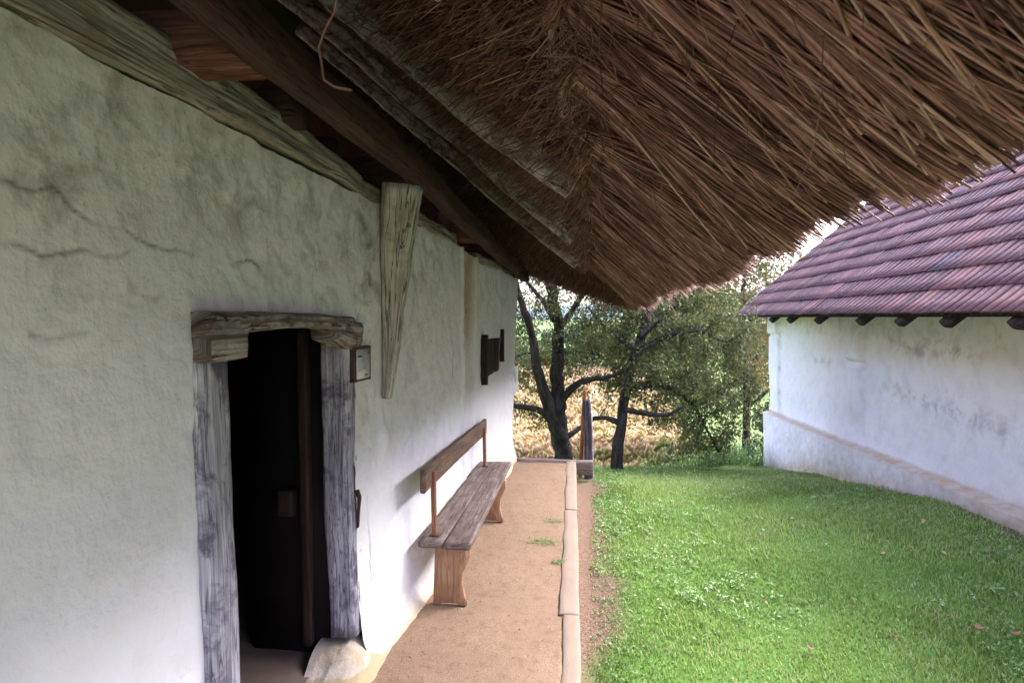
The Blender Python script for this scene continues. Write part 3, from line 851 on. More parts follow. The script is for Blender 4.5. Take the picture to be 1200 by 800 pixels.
# a thick felt of straw lying on the laths so that no bare board shows
n = 13000
y = rg.uniform(-1, YE, n); x = rg.uniform(-1.9, .1, n)
A = np.stack([x, y, under(x, y)], -1) + nrm * rg.uniform(.045, .1, n)[:, None]
dd_ = rg.uniform(.12, .4, n); yy = rg.normal(0, .10, n)
B = A + np.stack([dd_ * .77, yy, -dd_ * .64], -1) + nrm * rg.normal(0, .02, n)[:, None]
Mi = (A + B) / 2 + rg.normal(0, .01, (n, 3))
add(A, Mi, B, np.full(n, .0026), np.full(n, .0022), np.clip(.28 + .17 * rg.normal(size=n), 0, 1), 2)
# twisted binding knots along the rafter feet
for kx, ky in zip(knot_x, knots):
    c = np.array([kx - .02, ky, under(kx, ky)]) - nrm * .03
    n = 60
    a0 = rg.uniform(0, 2 * np.pi, n); r_ = rg.uniform(.03, .065, n)
    e1 = np.array([0, 1, 0]); e2 = nrm
    off = np.array([.64 * 1.2, 0, -.54 * 1.2])
    s_ = rg.normal(0, .018, n)[:, None]
    A = c + off * s_ + e1 * (np.cos(a0) * r_)[:, None] + e2 * (np.sin(a0) * r_)[:, None]
    B = c + off * s_ + e1 * (np.cos(a0 + 1.9) * r_)[:, None] + e2 * (np.sin(a0 + 1.9) * r_)[:, None]
    Mi = c + off * s_ + e1 * (np.cos(a0 + .95) * r_ * 1.6)[:, None] + e2 * (np.sin(a0 + .95) * r_ * 1.6)[:, None]
    add(A, Mi, B, np.full(n, .0024), np.full(n, .0024), np.clip(.78 + .13 * rg.normal(size=n), 0, 1), 3)
    n = 26                                   # loose tail ends of the band
    dv = np.stack([rg.normal(-.1, .5, n), rg.normal(0, .6, n), rg.normal(-.7, .3, n)], -1); dv /= np.linalg.norm(dv, axis=1)[:, None]
    A = np.repeat(c[None], n, 0) + rg.normal(0, .012, (n, 3)); B = A + dv * rg.uniform(.08, .2, n)[:, None]
    Mi = (A + B) / 2 + rg.normal(0, .015, (n, 3))
    add(A, Mi, B, np.full(n, .0024), np.full(n, .0018), np.clip(.6 + .15 * rg.normal(size=n), 0, 1), 3)
n = 12000                                    # butt ends inside the far hip
x = rg.uniform(-3.2, .4, n); t = rg.random(n)
zt = np.interp(np.abs(x + 3.9), [0, 4.6], [under(-3.9, 9.0) + .2, under(.56, 9.0) + .12])
A = np.stack([x, YE - .15 - .60 * t, (1.9 + hl(x) + .06) * (1 - t) + zt * t], -1)
dv = np.stack([-.3 + .4 * rg.normal(size=n), -.45 + .2 * rg.normal(size=n), -.6 + .25 * rg.normal(size=n)], -1); dv /= np.linalg.norm(dv, axis=1)[:, None]
B = A + dv * rg.uniform(.1, .26, n)[:, None]
add(A, (A + B) / 2 + rg.normal(0, .015, (n, 3)), B, np.full(n, .003), np.full(n, .0024), np.clip(.5 + .18 * rg.normal(size=n), 0, 1), 2)
# straw curtain of the hipped far end
n = 13000
x = rg.uniform(-2.2, .62, n); t = rg.random(n)
A = np.stack([x, YE - .35 - .25 * t, np.minimum(under(x, YE - .4), 1.9 + hl(x) + .75) + .02], -1)
B = np.stack([x + rg.normal(0, .05, n) + .03, YE - .16 + .34 * t, 1.9 + hl(x) + rg.normal(0, .018, n) + .01 + .03 * fbm(np.stack([x * 4, x * 0, x * 0], -1), 2, 4)], -1)
Mi = (A + B) / 2 + rg.normal(0, .015, (n, 3)); Mi[:, 1] += .05
add(A, Mi, B, np.full(n, .0027), np.full(n, .0023), np.clip(.42 + .17 * rg.normal(size=n), 0, 1), 2)
o = hpart('straw', strw, MAT['straw'], True, label='rust brown straw of the thatch, long at the eave')
o['kind'] = 'stuff'
hpart('hanging_straw', [beam([(-.40, .95, 2.44), (-.408, .95, 2.385), (-.424, .95, 2.36), (-.436, .95, 2.33), (-.431, .95, 2.305), (-.428, .95, 2.28), (-.41, .95, 2.268), (-.383, .95, 2.262)], .0034, .0026, seg=.006, up=(0, 1, 0), amp=.0008, n=6, power=2, seed=4, col=.5)], MAT['straw'])

# ------------------------------------------------------------------ bench
bench = thing('bench', 'weathered plank bench with low backrest against the white wall', 'bench', (-.96, 5.0, 0))
def plank(path, w, t, seed, up, **k): return beam(path, w, t, up=up, seed=seed, n=32, power=k.pop('power', 14), amp=k.pop('amp', .0035), **k)
o = build('seat', [plank([(-1.045, 3.86, .415), (-1.05, 6.13, .415)], .165, .042, 101, (0, 0, 1), crack=.002),
                   plank([(-.872, 3.855, .415), (-.90, 6.15, .415)], .178, .042, 102, (0, 0, 1), crack=.002)], MAT['bench_top'], None, True)
adopt(bench, o)
o = build('backrest', [plank([(-1.075, 3.78, .852), (-1.085, 6.10, .80)], .034, [.15, .145, .15], 103, (0, 0, 1), crack=.002)], MAT['bench_back'], None, True)
adopt(bench, o)
def leg_plank(y):
    prof = [(-1.045, 0), (-1.04, .12), (-1.035, .25), (-1.03, .394), (-.795, .394), (-.795, .33), (-.815, .28), (-.845, .215), (-.85, .15), (-.835, .07), (-.82, .0), (-.86, 0.), (-.88, .012), (-.98, .012), (-1.0, 0)]
    # resample right edge smoothly
    P = np.array(prof); th = .042; n = len(P)
    V = []
    for yy, inset in ((y - th / 2, .003), (y - th / 2 + .004, 0), (y + th / 2 - .004, 0), (y + th / 2, .003)):
        c = P.mean(0); Q = c + (P - c) * (1 - inset / .2)
        V.append(np.stack([Q[:, 0], np.full(n, yy), Q[:, 1]], -1))
    V = np.concatenate(V); k = np.arange(n); k2 = (k + 1) % n
    qq = np.concatenate([np.stack([a * n + k, a * n + k2, (a + 1) * n + k2, (a + 1) * n + k], -1) for a in range(3)])
    L = np.r_[qq.ravel(), k[::-1], 3 * n + k]; Sz = np.r_[np.full(len(qq), 4), n, n]
    uv = np.stack([V[:, 2] + y, V[:, 0]], -1)
    return V, L, Sz, uv, None
for y in (3.93, 5.60):
    o = build('leg', [leg_plank(y)], MAT['bench_leg'], None, False); adopt(bench, o)
for y in (3.98, 5.92):
    o = build('back_post', [beam([(-1.05, y, .42), (-1.058, y, .87 - (y > 5) * .05)], .03, .042, up=(0, 1, 0), amp=.001, seed=int(y * 10), n=16, power=8)], MAT['bench_post'], None, True); adopt(bench, o)
    o = build('foot_plate', [beam([(-1.08, y, .441), (-1.02, y, .441)], .05, .008, amp=.0005, seed=5, n=12, power=8)], MAT['steel'], None, True); adopt(bench, o)

# ------------------------------------------------------------------ sign on the wall
sgn = thing('information_sign', 'small framed information sign on the wall beside the doorway', 'sign', (-1.22, 3.17, 1.65))
sy0, sy1, sz0, sz1 = 3.055, 3.265, 1.56, 1.745
def sx_(y): return -1.252 + .035 * (y - 3.05)
fr = [beam([(sx_(sy0), sy0 + .01, sz0), (sx_(sy0), sy0 + .01, sz1)], .05, .018, up=(0, 1, 0), amp=.001, n=16, power=8, seed=1),
      beam([(sx_(sy1), sy1 - .01, sz0), (sx_(sy1), sy1 - .01, sz1)], .05, .018, up=(0, 1, 0), amp=.001, n=16, power=8, seed=2),
      beam([(sx_(sy0), sy0, sz1 - .006), (sx_(sy1), sy1, sz1 - .006)], .052, .017, amp=.001, n=16, power=8, seed=3),
      beam([(sx_(sy0), sy0, sz0 + .008), (sx_(sy1), sy1, sz0 + .008)], .052, .017, amp=.001, n=16, power=8, seed=4)]
o = build('frame', fr, MAT['frame_dark'], None, True); adopt(sgn, o)
def sheet(y0, y1, z0, z1, lift):
    V = np.array([(sx_(y0) + lift, y0, z0), (sx_(y1) + lift, y1, z0), (sx_(y1) + lift, y1, z1), (sx_(y0) + lift, y0, z1)])
    V = np.concatenate([V, V - np.array([.0008, 0, 0])])
    q = np.array([[0, 1, 2, 3], [7, 6, 5, 4], [0, 4, 5, 1], [1, 5, 6, 2], [2, 6, 7, 3], [3, 7, 4, 0]])
    return V, q.ravel(), np.full(6, 4), None, None
o = build('paper', [sheet(sy0 + .018, sy1 - .018, sz0 + .014, sz1 - .014, .0262)], MAT['paper'], None, False); adopt(sgn, o)
pr = []
yy = sy0 + .036
for wd in (.009, .007, .010, .006, .008):          # the heading word, a short bold blur
    pr.append(sheet(yy, yy + wd, sz1 - .056, sz1 - .046 + (.003 if wd == .009 else 0), .0272)); yy += wd + .003
o = build('heading_print', pr, MAT['ink'], None, False); adopt(sgn, o)
o = build('symbol_print', [sheet(sy1 - .042, sy1 - .036, sz1 - .045, sz1 - .02, .0272)], MAT['ink'], None, False); adopt(sgn, o)
pr = [sheet(sy1 - .085 + i * .012, sy1 - .077 + i * .012, sz0 + .027, sz0 + .035 - (i % 2) * .003, .0272) for i in range(4)]
o = build('logo_print', pr, MAT['ink'], None, False); adopt(sgn, o)
pr = [sheet(sy0 + .036, sy0 + .036 + wd, sz1 - .070 - i * .0075, sz1 - .0675 - i * .0075, .0272) for i, wd in enumerate((.09, .075, .11, .07, .12, .115, .10, .118, .06))]
o = build('small_print', pr, MAT['ink_grey'], None, False); adopt(sgn, o)

# ------------------------------------------------------------------ outbuilding on the right
barn = thing('outbuilding', 'white outbuilding with red clay tile roof beyond the lawn', 'building', (5.5, 8, 0))
def bpart(name, parts, mat, smooth=True, label=None):
    o = build(name, parts, mat, None, smooth); adopt(barn, o)
    if label: o['label'] = label
    return o
def bx(y): return 3.85 - .021 * np.asarray(y, float)
BY0, BY1 = -1., 13.0
yb = np.arange(BY0, BY1 + .001, .035); zb = np.linspace(-1.9, 1.97, 300)
Yb, Zb = np.meshgrid(yb, zb, indexing='ij')
Pb = np.stack([Yb, Zb, Yb * 0], -1)
db = .03 * fbm(Pb * .7, 3, 101) + .010 * fbm(Pb * 3, 4, 102) + .004 * fbm(Pb * 11, 2, 103)
ledz = .05 + .02 * (13 - Yb) * 1.0 + .015 * fbm(Pb * 1.3, 2, 104)
ledz = np.interp(Yb, [5.5, 13], [.23, .01]) + .012 * fbm(Pb * 2, 3, 104)
pl = 1 - sm(-.02, .012, Zb - ledz)
db = db + .15 * pl + .012 * fbm(Pb * np.array([2, 2, 1]), 4, 105) * pl
# timbers showing as ridges under the limewash
p1 = sm(8.80, 8.95, Yb + .03 * vnoise(Pb * 5, 3)) * (1 - sm(9.24, 9.30, Yb + .03 * vnoise(Pb * 5, 3))) * sm(.25, .9, Zb); 
db = db + .12 * p1 * (1 - .6 * np.exp(-((Zb - 1.28) / .035) ** 2)) * (1 - .25 * (Zb < 1.25))
p2 = sm(12.35, 12.45, Yb) * sm(.0, .05, Zb - ledz)
db = db + .045 * p2 * (1 - .7 * np.exp(-((Zb - 1.55) / .03) ** 2)) + .04 * sm(1.55, 1.62, Zb) * sm(12.2, 12.5, Yb)
# horizontal beam line
db = db + .018 * np.exp(-((Zb - 1.47) / .10) ** 2) * (Yb < 9.0)
Xb = bx(Yb) - db
ye = sm(-.04, 0, Yb - BY1); Xb = Xb + .02 * ye
wz = .10 * fbm(Pb * 1.1, 2, 141)
m1 = np.exp(-((Zb + wz - (1.60 + .045 * (Yb - 7.2))) / .09) ** 2) * sm(6.2, 6.7, Yb) * (1 - sm(7.8, 8.7, Yb))
m2 = np.exp(-((Zb + wz - (1.02 + .12 * (Yb - 7.6))) / .13) ** 2) * sm(5.2, 6.4, Yb) * (1 - sm(8.2, 8.6, Yb))
m3 = np.exp(-((Zb - 1.22) / .05) ** 2) * sm(9.8, 10.2, Yb) * (1 - sm(10.8, 11.4, Yb))
m4 = .7 * np.exp(-((Zb - 1.55) / .12) ** 2) * np.exp(-((Yb - 9.0) / .15) ** 2)
gr = .18 + .8 * m1 + .6 * m2 + .5 * m3 + m4 * .2 + .2 * np.exp(-((Yb - 8.86) / .05) ** 2) * sm(.4, .6, Zb) * (1 - sm(1.2, 1.3, Zb)) + .5 * np.exp(-((Yb - 12.38) / .05) ** 2) * sm(0, .1, Zb) + .35 * sm(1.55, 1.75, Zb) + .15 * pl  # stains and grime; shade on the side of the post ridge painted in
base_ = np.interp(Yb, [5.9, 7.1, 8, 9.2, 10.8, 13], [.12, -.08, -.22, -.37, -.61, -1.19])
du = .95 * np.exp(-((Zb - ledz) / .028) ** 2) + .9 * np.exp(-np.maximum(Zb - base_, 0) / .14) + .2 * pl
Cb = np.stack([np.clip(gr, 0, 1.9), np.clip(du, 0, 1), 0 * m1], -1).reshape(-1, 3)
Vb = np.stack([Xb, Yb, Zb], -1)
qb = grid_faces(len(yb), len(zb))[:, ::-1]
parts = [(Vb.reshape(-1, 3), qb.ravel(), np.full(len(qb), 4), Vb.reshape(-1, 3)[:, 1:], Cb)]
e = Vb[-1]; bk = e.copy(); bk[:, 0] = 8.4; n = len(e); E2 = np.concatenate([e, bk]); k = np.arange(n - 1)
qe = np.stack([k, k + 1, k + n + 1, k + n], -1)
parts.append((E2, qe.ravel(), np.full(len(qe), 4), E2[:, 1:], np.tile([.15, .1, 0.], (2 * n, 1))))
parts.append(wbox(8.3, 8.5, BY0, BY1, -1.9, 2.0)); parts.append(wbox(3.95, 8.4, BY0 - .1, BY0 + .05, -1.9, 2.0))
bpart('wall', parts, MAT['plaster_b'])
# roof: individual pantile-like tiles, two ribs each
TW, TG, PITCH = .25, .335, math.atan(.88)
EX0 = 3.2
def tile_rows(ncol, nrow):
    u = np.array([0, .03, .07, .14, .25, .36, .43, .47, .5, .53, .57, .64, .75, .86, .93, .97, 1.])
    nx = len(u)
    w_ = np.minimum(np.abs(((u * 2 + .5) % 1) - .5) , 1) * 2
    rib = .026 * np.clip(w_ / .24, 0, 1) ** .6 + .006 * np.sin(np.clip(w_, 0, 1) * np.pi / 2)
    c, r = np.meshgrid(np.arange(ncol), np.arange(nrow), indexing='ij')
    c = c.ravel(); r = r.ravel(); n = len(c)
    rg = np.random.default_rng(8)
    jl = rg.normal(0, .0022, n); jt = rg.normal(0, .003, n); js = rg.normal(0, .005, n)
    rows = []
    for s, lift in ((.3, .000), (0.0, .002), (0.0, .019), (.5, .012), (1.14, .003)):
        d = (r + s) * TG + js                       # distance up the slope
        yv = 13.36 - (c[:, None] + u[None]) * TW + (r[:, None] % 2) * 0.0
        h = rib[None] * (1 if lift > .0145 or s > 1 else .8) + lift + (jl + jt * s)[:, None]
        dd = np.repeat(d[:, None], nx, 1)
        rows.append(np.stack([dd, yv, h], -1))
    G = np.stack(rows, 1)   # n,5,nx,3
    d, yv, h = G[..., 0], G[..., 1], G[..., 2]
    X = EX0 - .021 * yv + d * math.cos(PITCH) - h * math.sin(PITCH)
    Zz = 1.915 + d * math.sin(PITCH) + h * math.cos(PITCH)
    V = np.stack([X, yv, Zz], -1).reshape(-1, 3)
    f = grid_faces(5, nx)
    L = (f[None] + (np.arange(n) * 5 * nx)[:, None, None]).reshape(-1)
    uv = np.stack([np.repeat(c + .5, 5 * nx), np.repeat(r + .5, 5 * nx)], -1)
    gr_ = np.tile(np.concatenate([np.ones(nx), np.ones(nx)] + [np.clip(1 - w_ / .34, 0, 1)] * 3), n)  # groove dirt; underside and lip rings darkened as a painted row shadow
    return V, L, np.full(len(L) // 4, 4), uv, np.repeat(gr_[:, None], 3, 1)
NC = int(14.6 / TW)
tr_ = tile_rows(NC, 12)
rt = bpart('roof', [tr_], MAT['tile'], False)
dm = 12 * TG
xr, zr = EX0 + dm * math.cos(PITCH), 1.915 + dm * math.sin(PITCH)
# deck under the tiles, other slope, ridge
def quadslab(a, b, th):   # a,b = (x,z) lower/upper at y=0 (x drifts with y)
    v = []
    for y in (-1.2, 13.33):
        for (x, z) in (a, b):
            for dz in (0, -th): v.append((x - .021 * y, y, z + dz))
    q = [[0, 1, 3, 2], [4, 6, 7, 5], [0, 4, 5, 1], [2, 3, 7, 6], [0, 2, 6, 4], [1, 5, 7, 3]]
    v = np.array(v)
    return v, np.array(q).ravel(), np.full(6, 4), v[:, :2], None
o = build('roof_deck', [quadslab((EX0 + .05, 1.905 + .03), (xr + .02, zr - .015), .03), quadslab((2 * xr - EX0, 1.93), (xr + .02, zr - .015), .05)], MAT['rafter_end'], rt, False)
o = build('ridge_tiles', [beam([(xr - .021 * -1.2, -1.2, zr + .01), (xr - .021 * 13.35, 13.35, zr + .01)], .22, .1, amp=.01, seed=3, power=2.5)], MAT['tile'], rt, True)
for i, y in enumerate([13.2, 12.42, 11.0, 10.1, 8.95, 7.65, 6.75, 5.95, 5.05, 4.2, 3.4, 2.6, 1.8]):
    c_, s_ = math.cos(PITCH), math.sin(PITCH)
    x0 = EX0 - .021 * y + .05; z0 = 1.86
    bpart('rafter_end', [beam([(x0, y, z0 - .02), (x0 + .95 * c_, y, z0 - .02 + .95 * s_)], .16, [.09, .13, .13], up=(0, 0, 1), amp=.006, seed=110 + i, n=20, power=4)], MAT['rafter_end'])
# gable end
y = BY1 - .01
gv = np.array([(bx(y), y, 1.95), (8.4, y, 1.95), (xr - .27, y, zr - .1)])
bpart('gable', [(gv, np.array([0, 2, 1]), np.array([3]), np.zeros((3, 2)), np.tile([.1, .1, 0.], (3, 1)))], MAT['plaster_b'], False)

# ------------------------------------------------------------------ posts at the end of the path
o = build('timber_post', [beam([(-.045, 8.36, -.7), (-.05, 8.36, .3), (-.085, 8.36, .78)], [.125, .115, .105], [.12, .11, .10], up=(0, 1, 0), amp=.005, seed=120, n=20, power=5, crack=.004)], MAT['post'], None, True)
tag(o, 'dark upright timber post at the far end of the path', 'post')
o = build('leaning_stake', [beam([(-.19, 8.5, -.7), (-.14, 8.5, .2), (-.10, 8.5, .90)], .055, [.05, .06, .075], up=(0, 1, 0), amp=.005, seed=121, n=16, power=3)], MAT['post_red'], None, True)
tag(o, 'reddish brown stake leaning behind the dark post', 'stake')
o = build('pale_pole', [beam([(.005, 8.50, -.7), (-.03, 8.50, .62)], .045, .045, up=(0, 1, 0), amp=.003, seed=122, n=14, power=2)], MAT['pole_white'], None, True)
tag(o, 'thin whitish pole standing just right of the dark post', 'pole')

# ------------------------------------------------------------------ trees
def limb_mesh(pos, par, rad, sides=6, nfix=0):
    e = np.array([(i, p) for i, p in enumerate(par) if p >= 0 and i >= nfix])
    A = pos[e[:, 1]]; B = pos[e[:, 0]]
    T = B - A; ln = np.linalg.norm(T, axis=1)[:, None] + 1e-9; T = T / ln
    A = A - T * ln * .06
    ref = np.where(np.abs(T[:, 2:3]) > .85, np.array([[1., 0, 0]]), np.array([[0., 0, 1]]))
    S_ = np.cross(T, ref); S_ /= np.linalg.norm(S_, axis=1)[:, None]; U_ = np.cross(S_, T)
    rA = np.minimum(rad[e[:, 1]], rad[e[:, 0]] * 1.25); rB = rad[e[:, 0]]
    V = []
    for c, r in ((A, rA), (B, rB)):
        for k in range(sides):
            a = 2 * np.pi * k / sides
            V.append(c + (S_ * math.cos(a) + U_ * math.sin(a)) * r[:, None])
    V = np.stack(V, 1)
    f = np.array([[k, (k + 1) % sides, sides + (k + 1) % sides, sides + k] for k in range(sides)])
    L = (f[None] + (np.arange(len(e)) * 2 * sides)[:, None, None]).reshape(-1)
    uv = np.stack([np.stack([(c @ np.array([.3, .3, 1.])) for c in (A, B)], 1).repeat(sides, 1).reshape(-1), np.tile(np.tile(np.arange(sides) / sides * .3, 2), len(e))], -1)
    return V.reshape(-1, 3), L, np.full(len(L) // 4, 4), uv, None

def grow(limbs, attract, step=.11, infl=.9, kill=.16, iters=90, seed=0):
    """limbs: list of (polyline, r0, r1, parent index or None)"""
    rg = np.random.default_rng(seed)
    pos, par, fix = [], [], []
    for pts, r0, r1 in limbs:
        P = np.array(pts, float)
        d = np.r_[0, np.cumsum(np.linalg.norm(np.diff(P, axis=0), axis=1))]
        n = max(3, int(d[-1] / step))
        t = np.linspace(0, d[-1], n)
        C = np.stack([np.interp(t, d, P[:, k]) for k in range(3)], -1)
        C[1:] += rg.normal(0, .012, C[1:].shape)
        prev = -1
        if pos:
            dd = np.linalg.norm(np.array(pos) - C[0], axis=1); prev = int(dd.argmin())
        for i, c in enumerate(C):
            pos.append(c); par.append(prev); fix.append(r0 + (r1 - r0) * i / (n - 1)); prev = len(pos) - 1
    nfix = len(pos)
    pos = [np.array(p) for p in pos]
    A = attract.copy()
    allp = np.array(pos)
    D = np.linalg.norm(A[:, None] - allp[None], axis=2)
    near = D.argmin(1); nd = D.min(1)
    for it in range(iters):
        act = nd < infl
        if not act.any():
            infl *= 1.4
            if infl > 4: break
            continue
        idx = near[act]; v = A[act] - allp[idx]; v /= np.linalg.norm(v, axis=1)[:, None] + 1e-9
        new = []
        for i in np.unique(idx):
            m = v[idx == i].mean(0) + rg.normal(0, .22, 3)
            m /= np.linalg.norm(m) + 1e-9
            new.append((allp[i] + m * step, i))
        base = len(allp)
        NP = np.array([a for a, _ in new])
        allp = np.vstack([allp, NP]); par += [i for _, i in new]
        Dn = np.linalg.norm(A[:, None] - NP[None], axis=2)
        j = Dn.argmin(1); dn = Dn.min(1)
        upd = dn < nd
        near = np.where(upd, j + base, near); nd = np.where(upd, dn, nd)
        kp = nd > kill
        A, near, nd = A[kp], near[kp], nd[kp]
        if len(A) == 0: break
    n = len(allp)
    r = np.zeros(n); par = np.array(par)
    acc = np.zeros(n); nchild = np.zeros(n, int)
    for i in range(n - 1, -1, -1):
        r[i] = .0042 if nchild[i] == 0 else acc[i] ** (1 / 2.3)
        if par[i] >= 0:
            acc[par[i]] += r[i] ** 2.3; nchild[par[i]] += 1
    r[:nfix] = np.maximum(np.minimum(r[:nfix], .04), np.array(fix))
    return allp, par, r, nfix

def ell(n, c, s, rg, hollow=.0):
    p = rg.normal(size=(n, 3)); p /= np.linalg.norm(p, axis=1)[:, None]
    return np.array(c) + p * (rg.uniform(hollow, 1, n) ** (1 / 2.2))[:, None] * np.array(s)

def limb_sweep(limbs, seed):
    out = []
    for i, (pts, r0, r1) in enumerate(limbs):
        P = np.array(pts, float)
        d = np.r_[0, np.cumsum(np.linalg.norm(np.diff(P, axis=0), axis=1))]
        t = np.linspace(0, d[-1], max(6, int(d[-1] / .1)))
        k = np.stack([np.interp(t, d, P[:, j]) for j in range(3)], -1)
        for _ in range(3): k[1:-1] = (k[:-2] + 2 * k[1:-1] + k[2:]) / 4
        k[1:-1] += np.random.default_rng(seed + i).normal(0, r0 * .08, k[1:-1].shape)
        up = (0, 1, 0) if abs(k[-1] - k[0])[1] < np.linalg.norm(k[-1] - k[0]) * .8 else (0, 0, 1)
        base = i == 0
        w = [2 * r0 * (1.15 if base else 1.2)] + list(np.linspace(2 * r0, 2 * r1, 7))
        out.append(beam(k, w, w, up=up, seg=.05, amp=r0 * .22, freq=5 / max(r0 * 8, .5), seed=seed + i, n=16, power=2))
    return out

def tree(name, label, group, base, limbs, clouds, nleaf, lsize, mat, seed, step=.11, kill=.16, bark='bark', cat='tree', asp=.5, spread=.07):
    rg = np.random.default_rng(seed)
    att = np.concatenate([ell(n, c, s, rg) for n, c, s in clouds])
    pos, par, r, nfix = grow(limbs, att, step=step, kill=kill, seed=seed)
    root = thing(name, label, cat, base, group)
    o = build('trunk', limb_sweep(limbs, seed) + [limb_mesh(pos, par, r, 8, nfix)], MAT[bark], None, True); adopt(root, o)
    tips = np.where((r < .013) & (np.arange(len(pos)) >= nfix * .5))[0]
    den = rg.random(len(pos)) ** 1.5 + .05
    pt = den[tips] / den[tips].sum()
    k = rg.choice(tips, nleaf, p=pt)
    P = pos[k] + rg.normal(0, spread, (nleaf, 3))
    c = np.clip(.38 + .2 * rg.normal(size=nleaf) + .22 * fbm(P * 1.6, 2, seed), 0, 1)
    o = build('crown', [leaves(P, rg.uniform(.6, 1.25, nleaf) * lsize, rg, asp, c, .5)], MAT[mat], None, False); adopt(root, o)
    return root

T1 = [([(-.40, 10, -1.4), (-.42, 10, -.56), (-.47, 10, -.16), (-.52, 10, .26), (-.55, 10, .74), (-.59, 10, 1.23), (-.62, 10, 1.79), (-.68, 10, 2.27), (-.76, 10, 2.9), (-.8, 10, 3.6)], .15, .055),
      ([(-.5, 10, -.09), (-.68, 9.9, .34), (-.8, 9.8, .76), (-.9, 9.7, 1.18), (-.97, 9.7, 1.59), (-1.1, 9.7, 2.06), (-1.25, 9.7, 2.5)], .10, .04),
      ([(-.64, 10, .22), (-.85, 9.8, .45), (-1.13, 9.6, .48), (-1.37, 9.5, .5)], .06, .03),
      ([(-.52, 10, .54), (-.36, 9.8, .77), (-.19, 9.7, .9), (.07, 9.6, .95), (.35, 9.6, .98), (.63, 9.5, 1.17)], .06, .018),
      ([(-.45, 10, -.05), (-.27, 10.2, .02), (-.06, 10.4, .17), (.15, 10.5, .19)], .045, .02),
      ([(-.62, 10, 1.51), (-.47, 10.3, 1.86), (-.22, 10.4, 2.22), (.07, 10.4, 2.64), (.3, 10.4, 3.2)], .055, .018),
      ([(-.62, 10, 1.86), (-.86, 10.4, 2.22), (-1.1, 10.6, 2.45), (-1.35, 10.8, 2.83)], .05, .018)]
tree('fruit_tree', 'gnarled fruit tree with forked dark trunk beyond the path end', 'old fruit trees behind the house', (-.4, 10, -.8), T1,
     [(420, (-.7, 10.5, 2.3), (1.5, 1.0, 1.5)), (170, (-1.4, 10.1, 1.1), (.8, .6, .8)), (60, (-.1, 10.3, .9), (.8, .5, .5)), (170, (-.3, 11, 3.6), (1.8, 1.2, .9)), (40, (-1.2, 10, .3), (.5, .4, .3))],
     23000, .060, 'leaf', 201)
T2 = [([(.36, 9.6, -1.3), (.37, 9.6, -.59), (.39, 9.6, -.19), (.43, 9.6, .21), (.46, 9.6, .61), (.54, 9.6, 1.01), (.62, 9.6, 1.34), (.74, 9.7, 1.66), (.87, 9.8, 2.06), (.96, 9.9, 2.58), (1.05, 10, 3.2)], .093, .035),
      ([(.44, 9.6, .28), (.23, 9.5, .37), (.01, 9.5, .4), (-.12, 9.4, .32)], .05, .02),
      ([(.46, 9.6, .48), (.68, 9.5, .47), (.94, 9.4, .42), (1.17, 9.3, .42), (1.32, 9.3, .58)], .045, .018),
      ([(.5, 9.6, .81), (.87, 9.8, .86), (1.27, 9.9, .78), (1.62, 10, .51), (1.82, 10, .1), (1.98, 10, -.23)], .05, .012),
      ([(.59, 9.6, 1.27), (.92, 9.7, 1.53), (1.25, 9.8, 1.66), (1.65, 9.9, 1.73), (2.06, 10, 1.52)], .05, .014),
      ([(.72, 9.6, 1.6), (1.08, 9.7, 1.93), (1.46, 9.8, 2.24), (1.84, 9.9, 2.44)], .05, .014),
      ([(.65, 9.6, 1.4), (.4, 9.8, 1.59), (.14, 9.9, 1.79), (-.07, 9.9, 2.06)], .04, .014)]
tree('fruit_tree', 'fruit tree with slim straight trunk and drooping crown on the lawn edge', 'old fruit trees behind the house', (.37, 9.6, -.6), T2,
     [(430, (1.25, 10.2, 1.75), (1.35, .9, .95)), (260, (1.65, 10.1, .8), (1.0, .6, .7)), (130, (1.75, 10.1, .05), (.62, .4, .42)), (120, (.75, 9.9, .95), (.7, .5, .5)), (150, (1.2, 10.6, 2.7), (1.3, 1, .7)), (60, (.1, 9.8, 1.7), (.5, .4, .5)), (50, (1.0, 9.6, .35), (.5, .3, .2))],
     36000, .058, 'leaf', 202)
# slimmer autumn tree behind, between the fruit trees and the outbuilding
def simple_tree(name, label, group, x, y, h, rad, nleaf, mat, seed, lsize=.09, crown_lo=.25, cat='tree', r0=.12):
    z = float(gz(x, y))
    rg = np.random.default_rng(seed)
    limbs = [([(x, y, z - .4), (x + .1, y, z + h * .35), (x - .05, y + .1, z + h * .65), (x + .05, y, z + h * .92)], r0, .02)]
    for k in range(5):
        a = k * 1.3 + seed; zz = z + h * (crown_lo + .1 + .12 * k)
        limbs.append(([(x + .03, y, zz), (x + math.cos(a) * rad * .5, y + math.sin(a) * rad * .5, zz + h * .1), (x + math.cos(a) * rad * .85, y + math.sin(a) * rad * .85, zz + h * .13)], r0 * .4, .012))
    cl = []
    for k in range(6):
        a = rg.uniform(0, 6.28); q_ = rg.uniform(.1, .5) * rad; zz = z + h * (crown_lo + (1 - crown_lo) * rg.uniform(.15, .9))
        cl.append((int(70), (x + math.cos(a) * q_, y + math.sin(a) * q_, zz), (rad * .6, rad * .6, h * .2)))
    cl.append((120, (x, y, z + h * (crown_lo + 1) / 2), (rad, rad, h * (1 - crown_lo) * .5)))
    return tree(name, label, group, (x, y, z), limbs, cl, nleaf, lsize, mat, seed, step=max(.15, h * .035), kill=max(.22, h * .045), spread=h * .022, cat=cat)
simple_tree('autumn_tree', 'loose tree with reddish autumn leaves behind the outbuilding corner', None, 4.1, 17.5, 8.2, 1.9, 16000, 'leaf_red', 301, .11, .22)
simple_tree('walnut_tree', 'pale green loose tree standing behind the drooping fruit tree', None, 2.7, 19, 7.6, 2.2, 13000, 'leaf', 302, .12, .3)
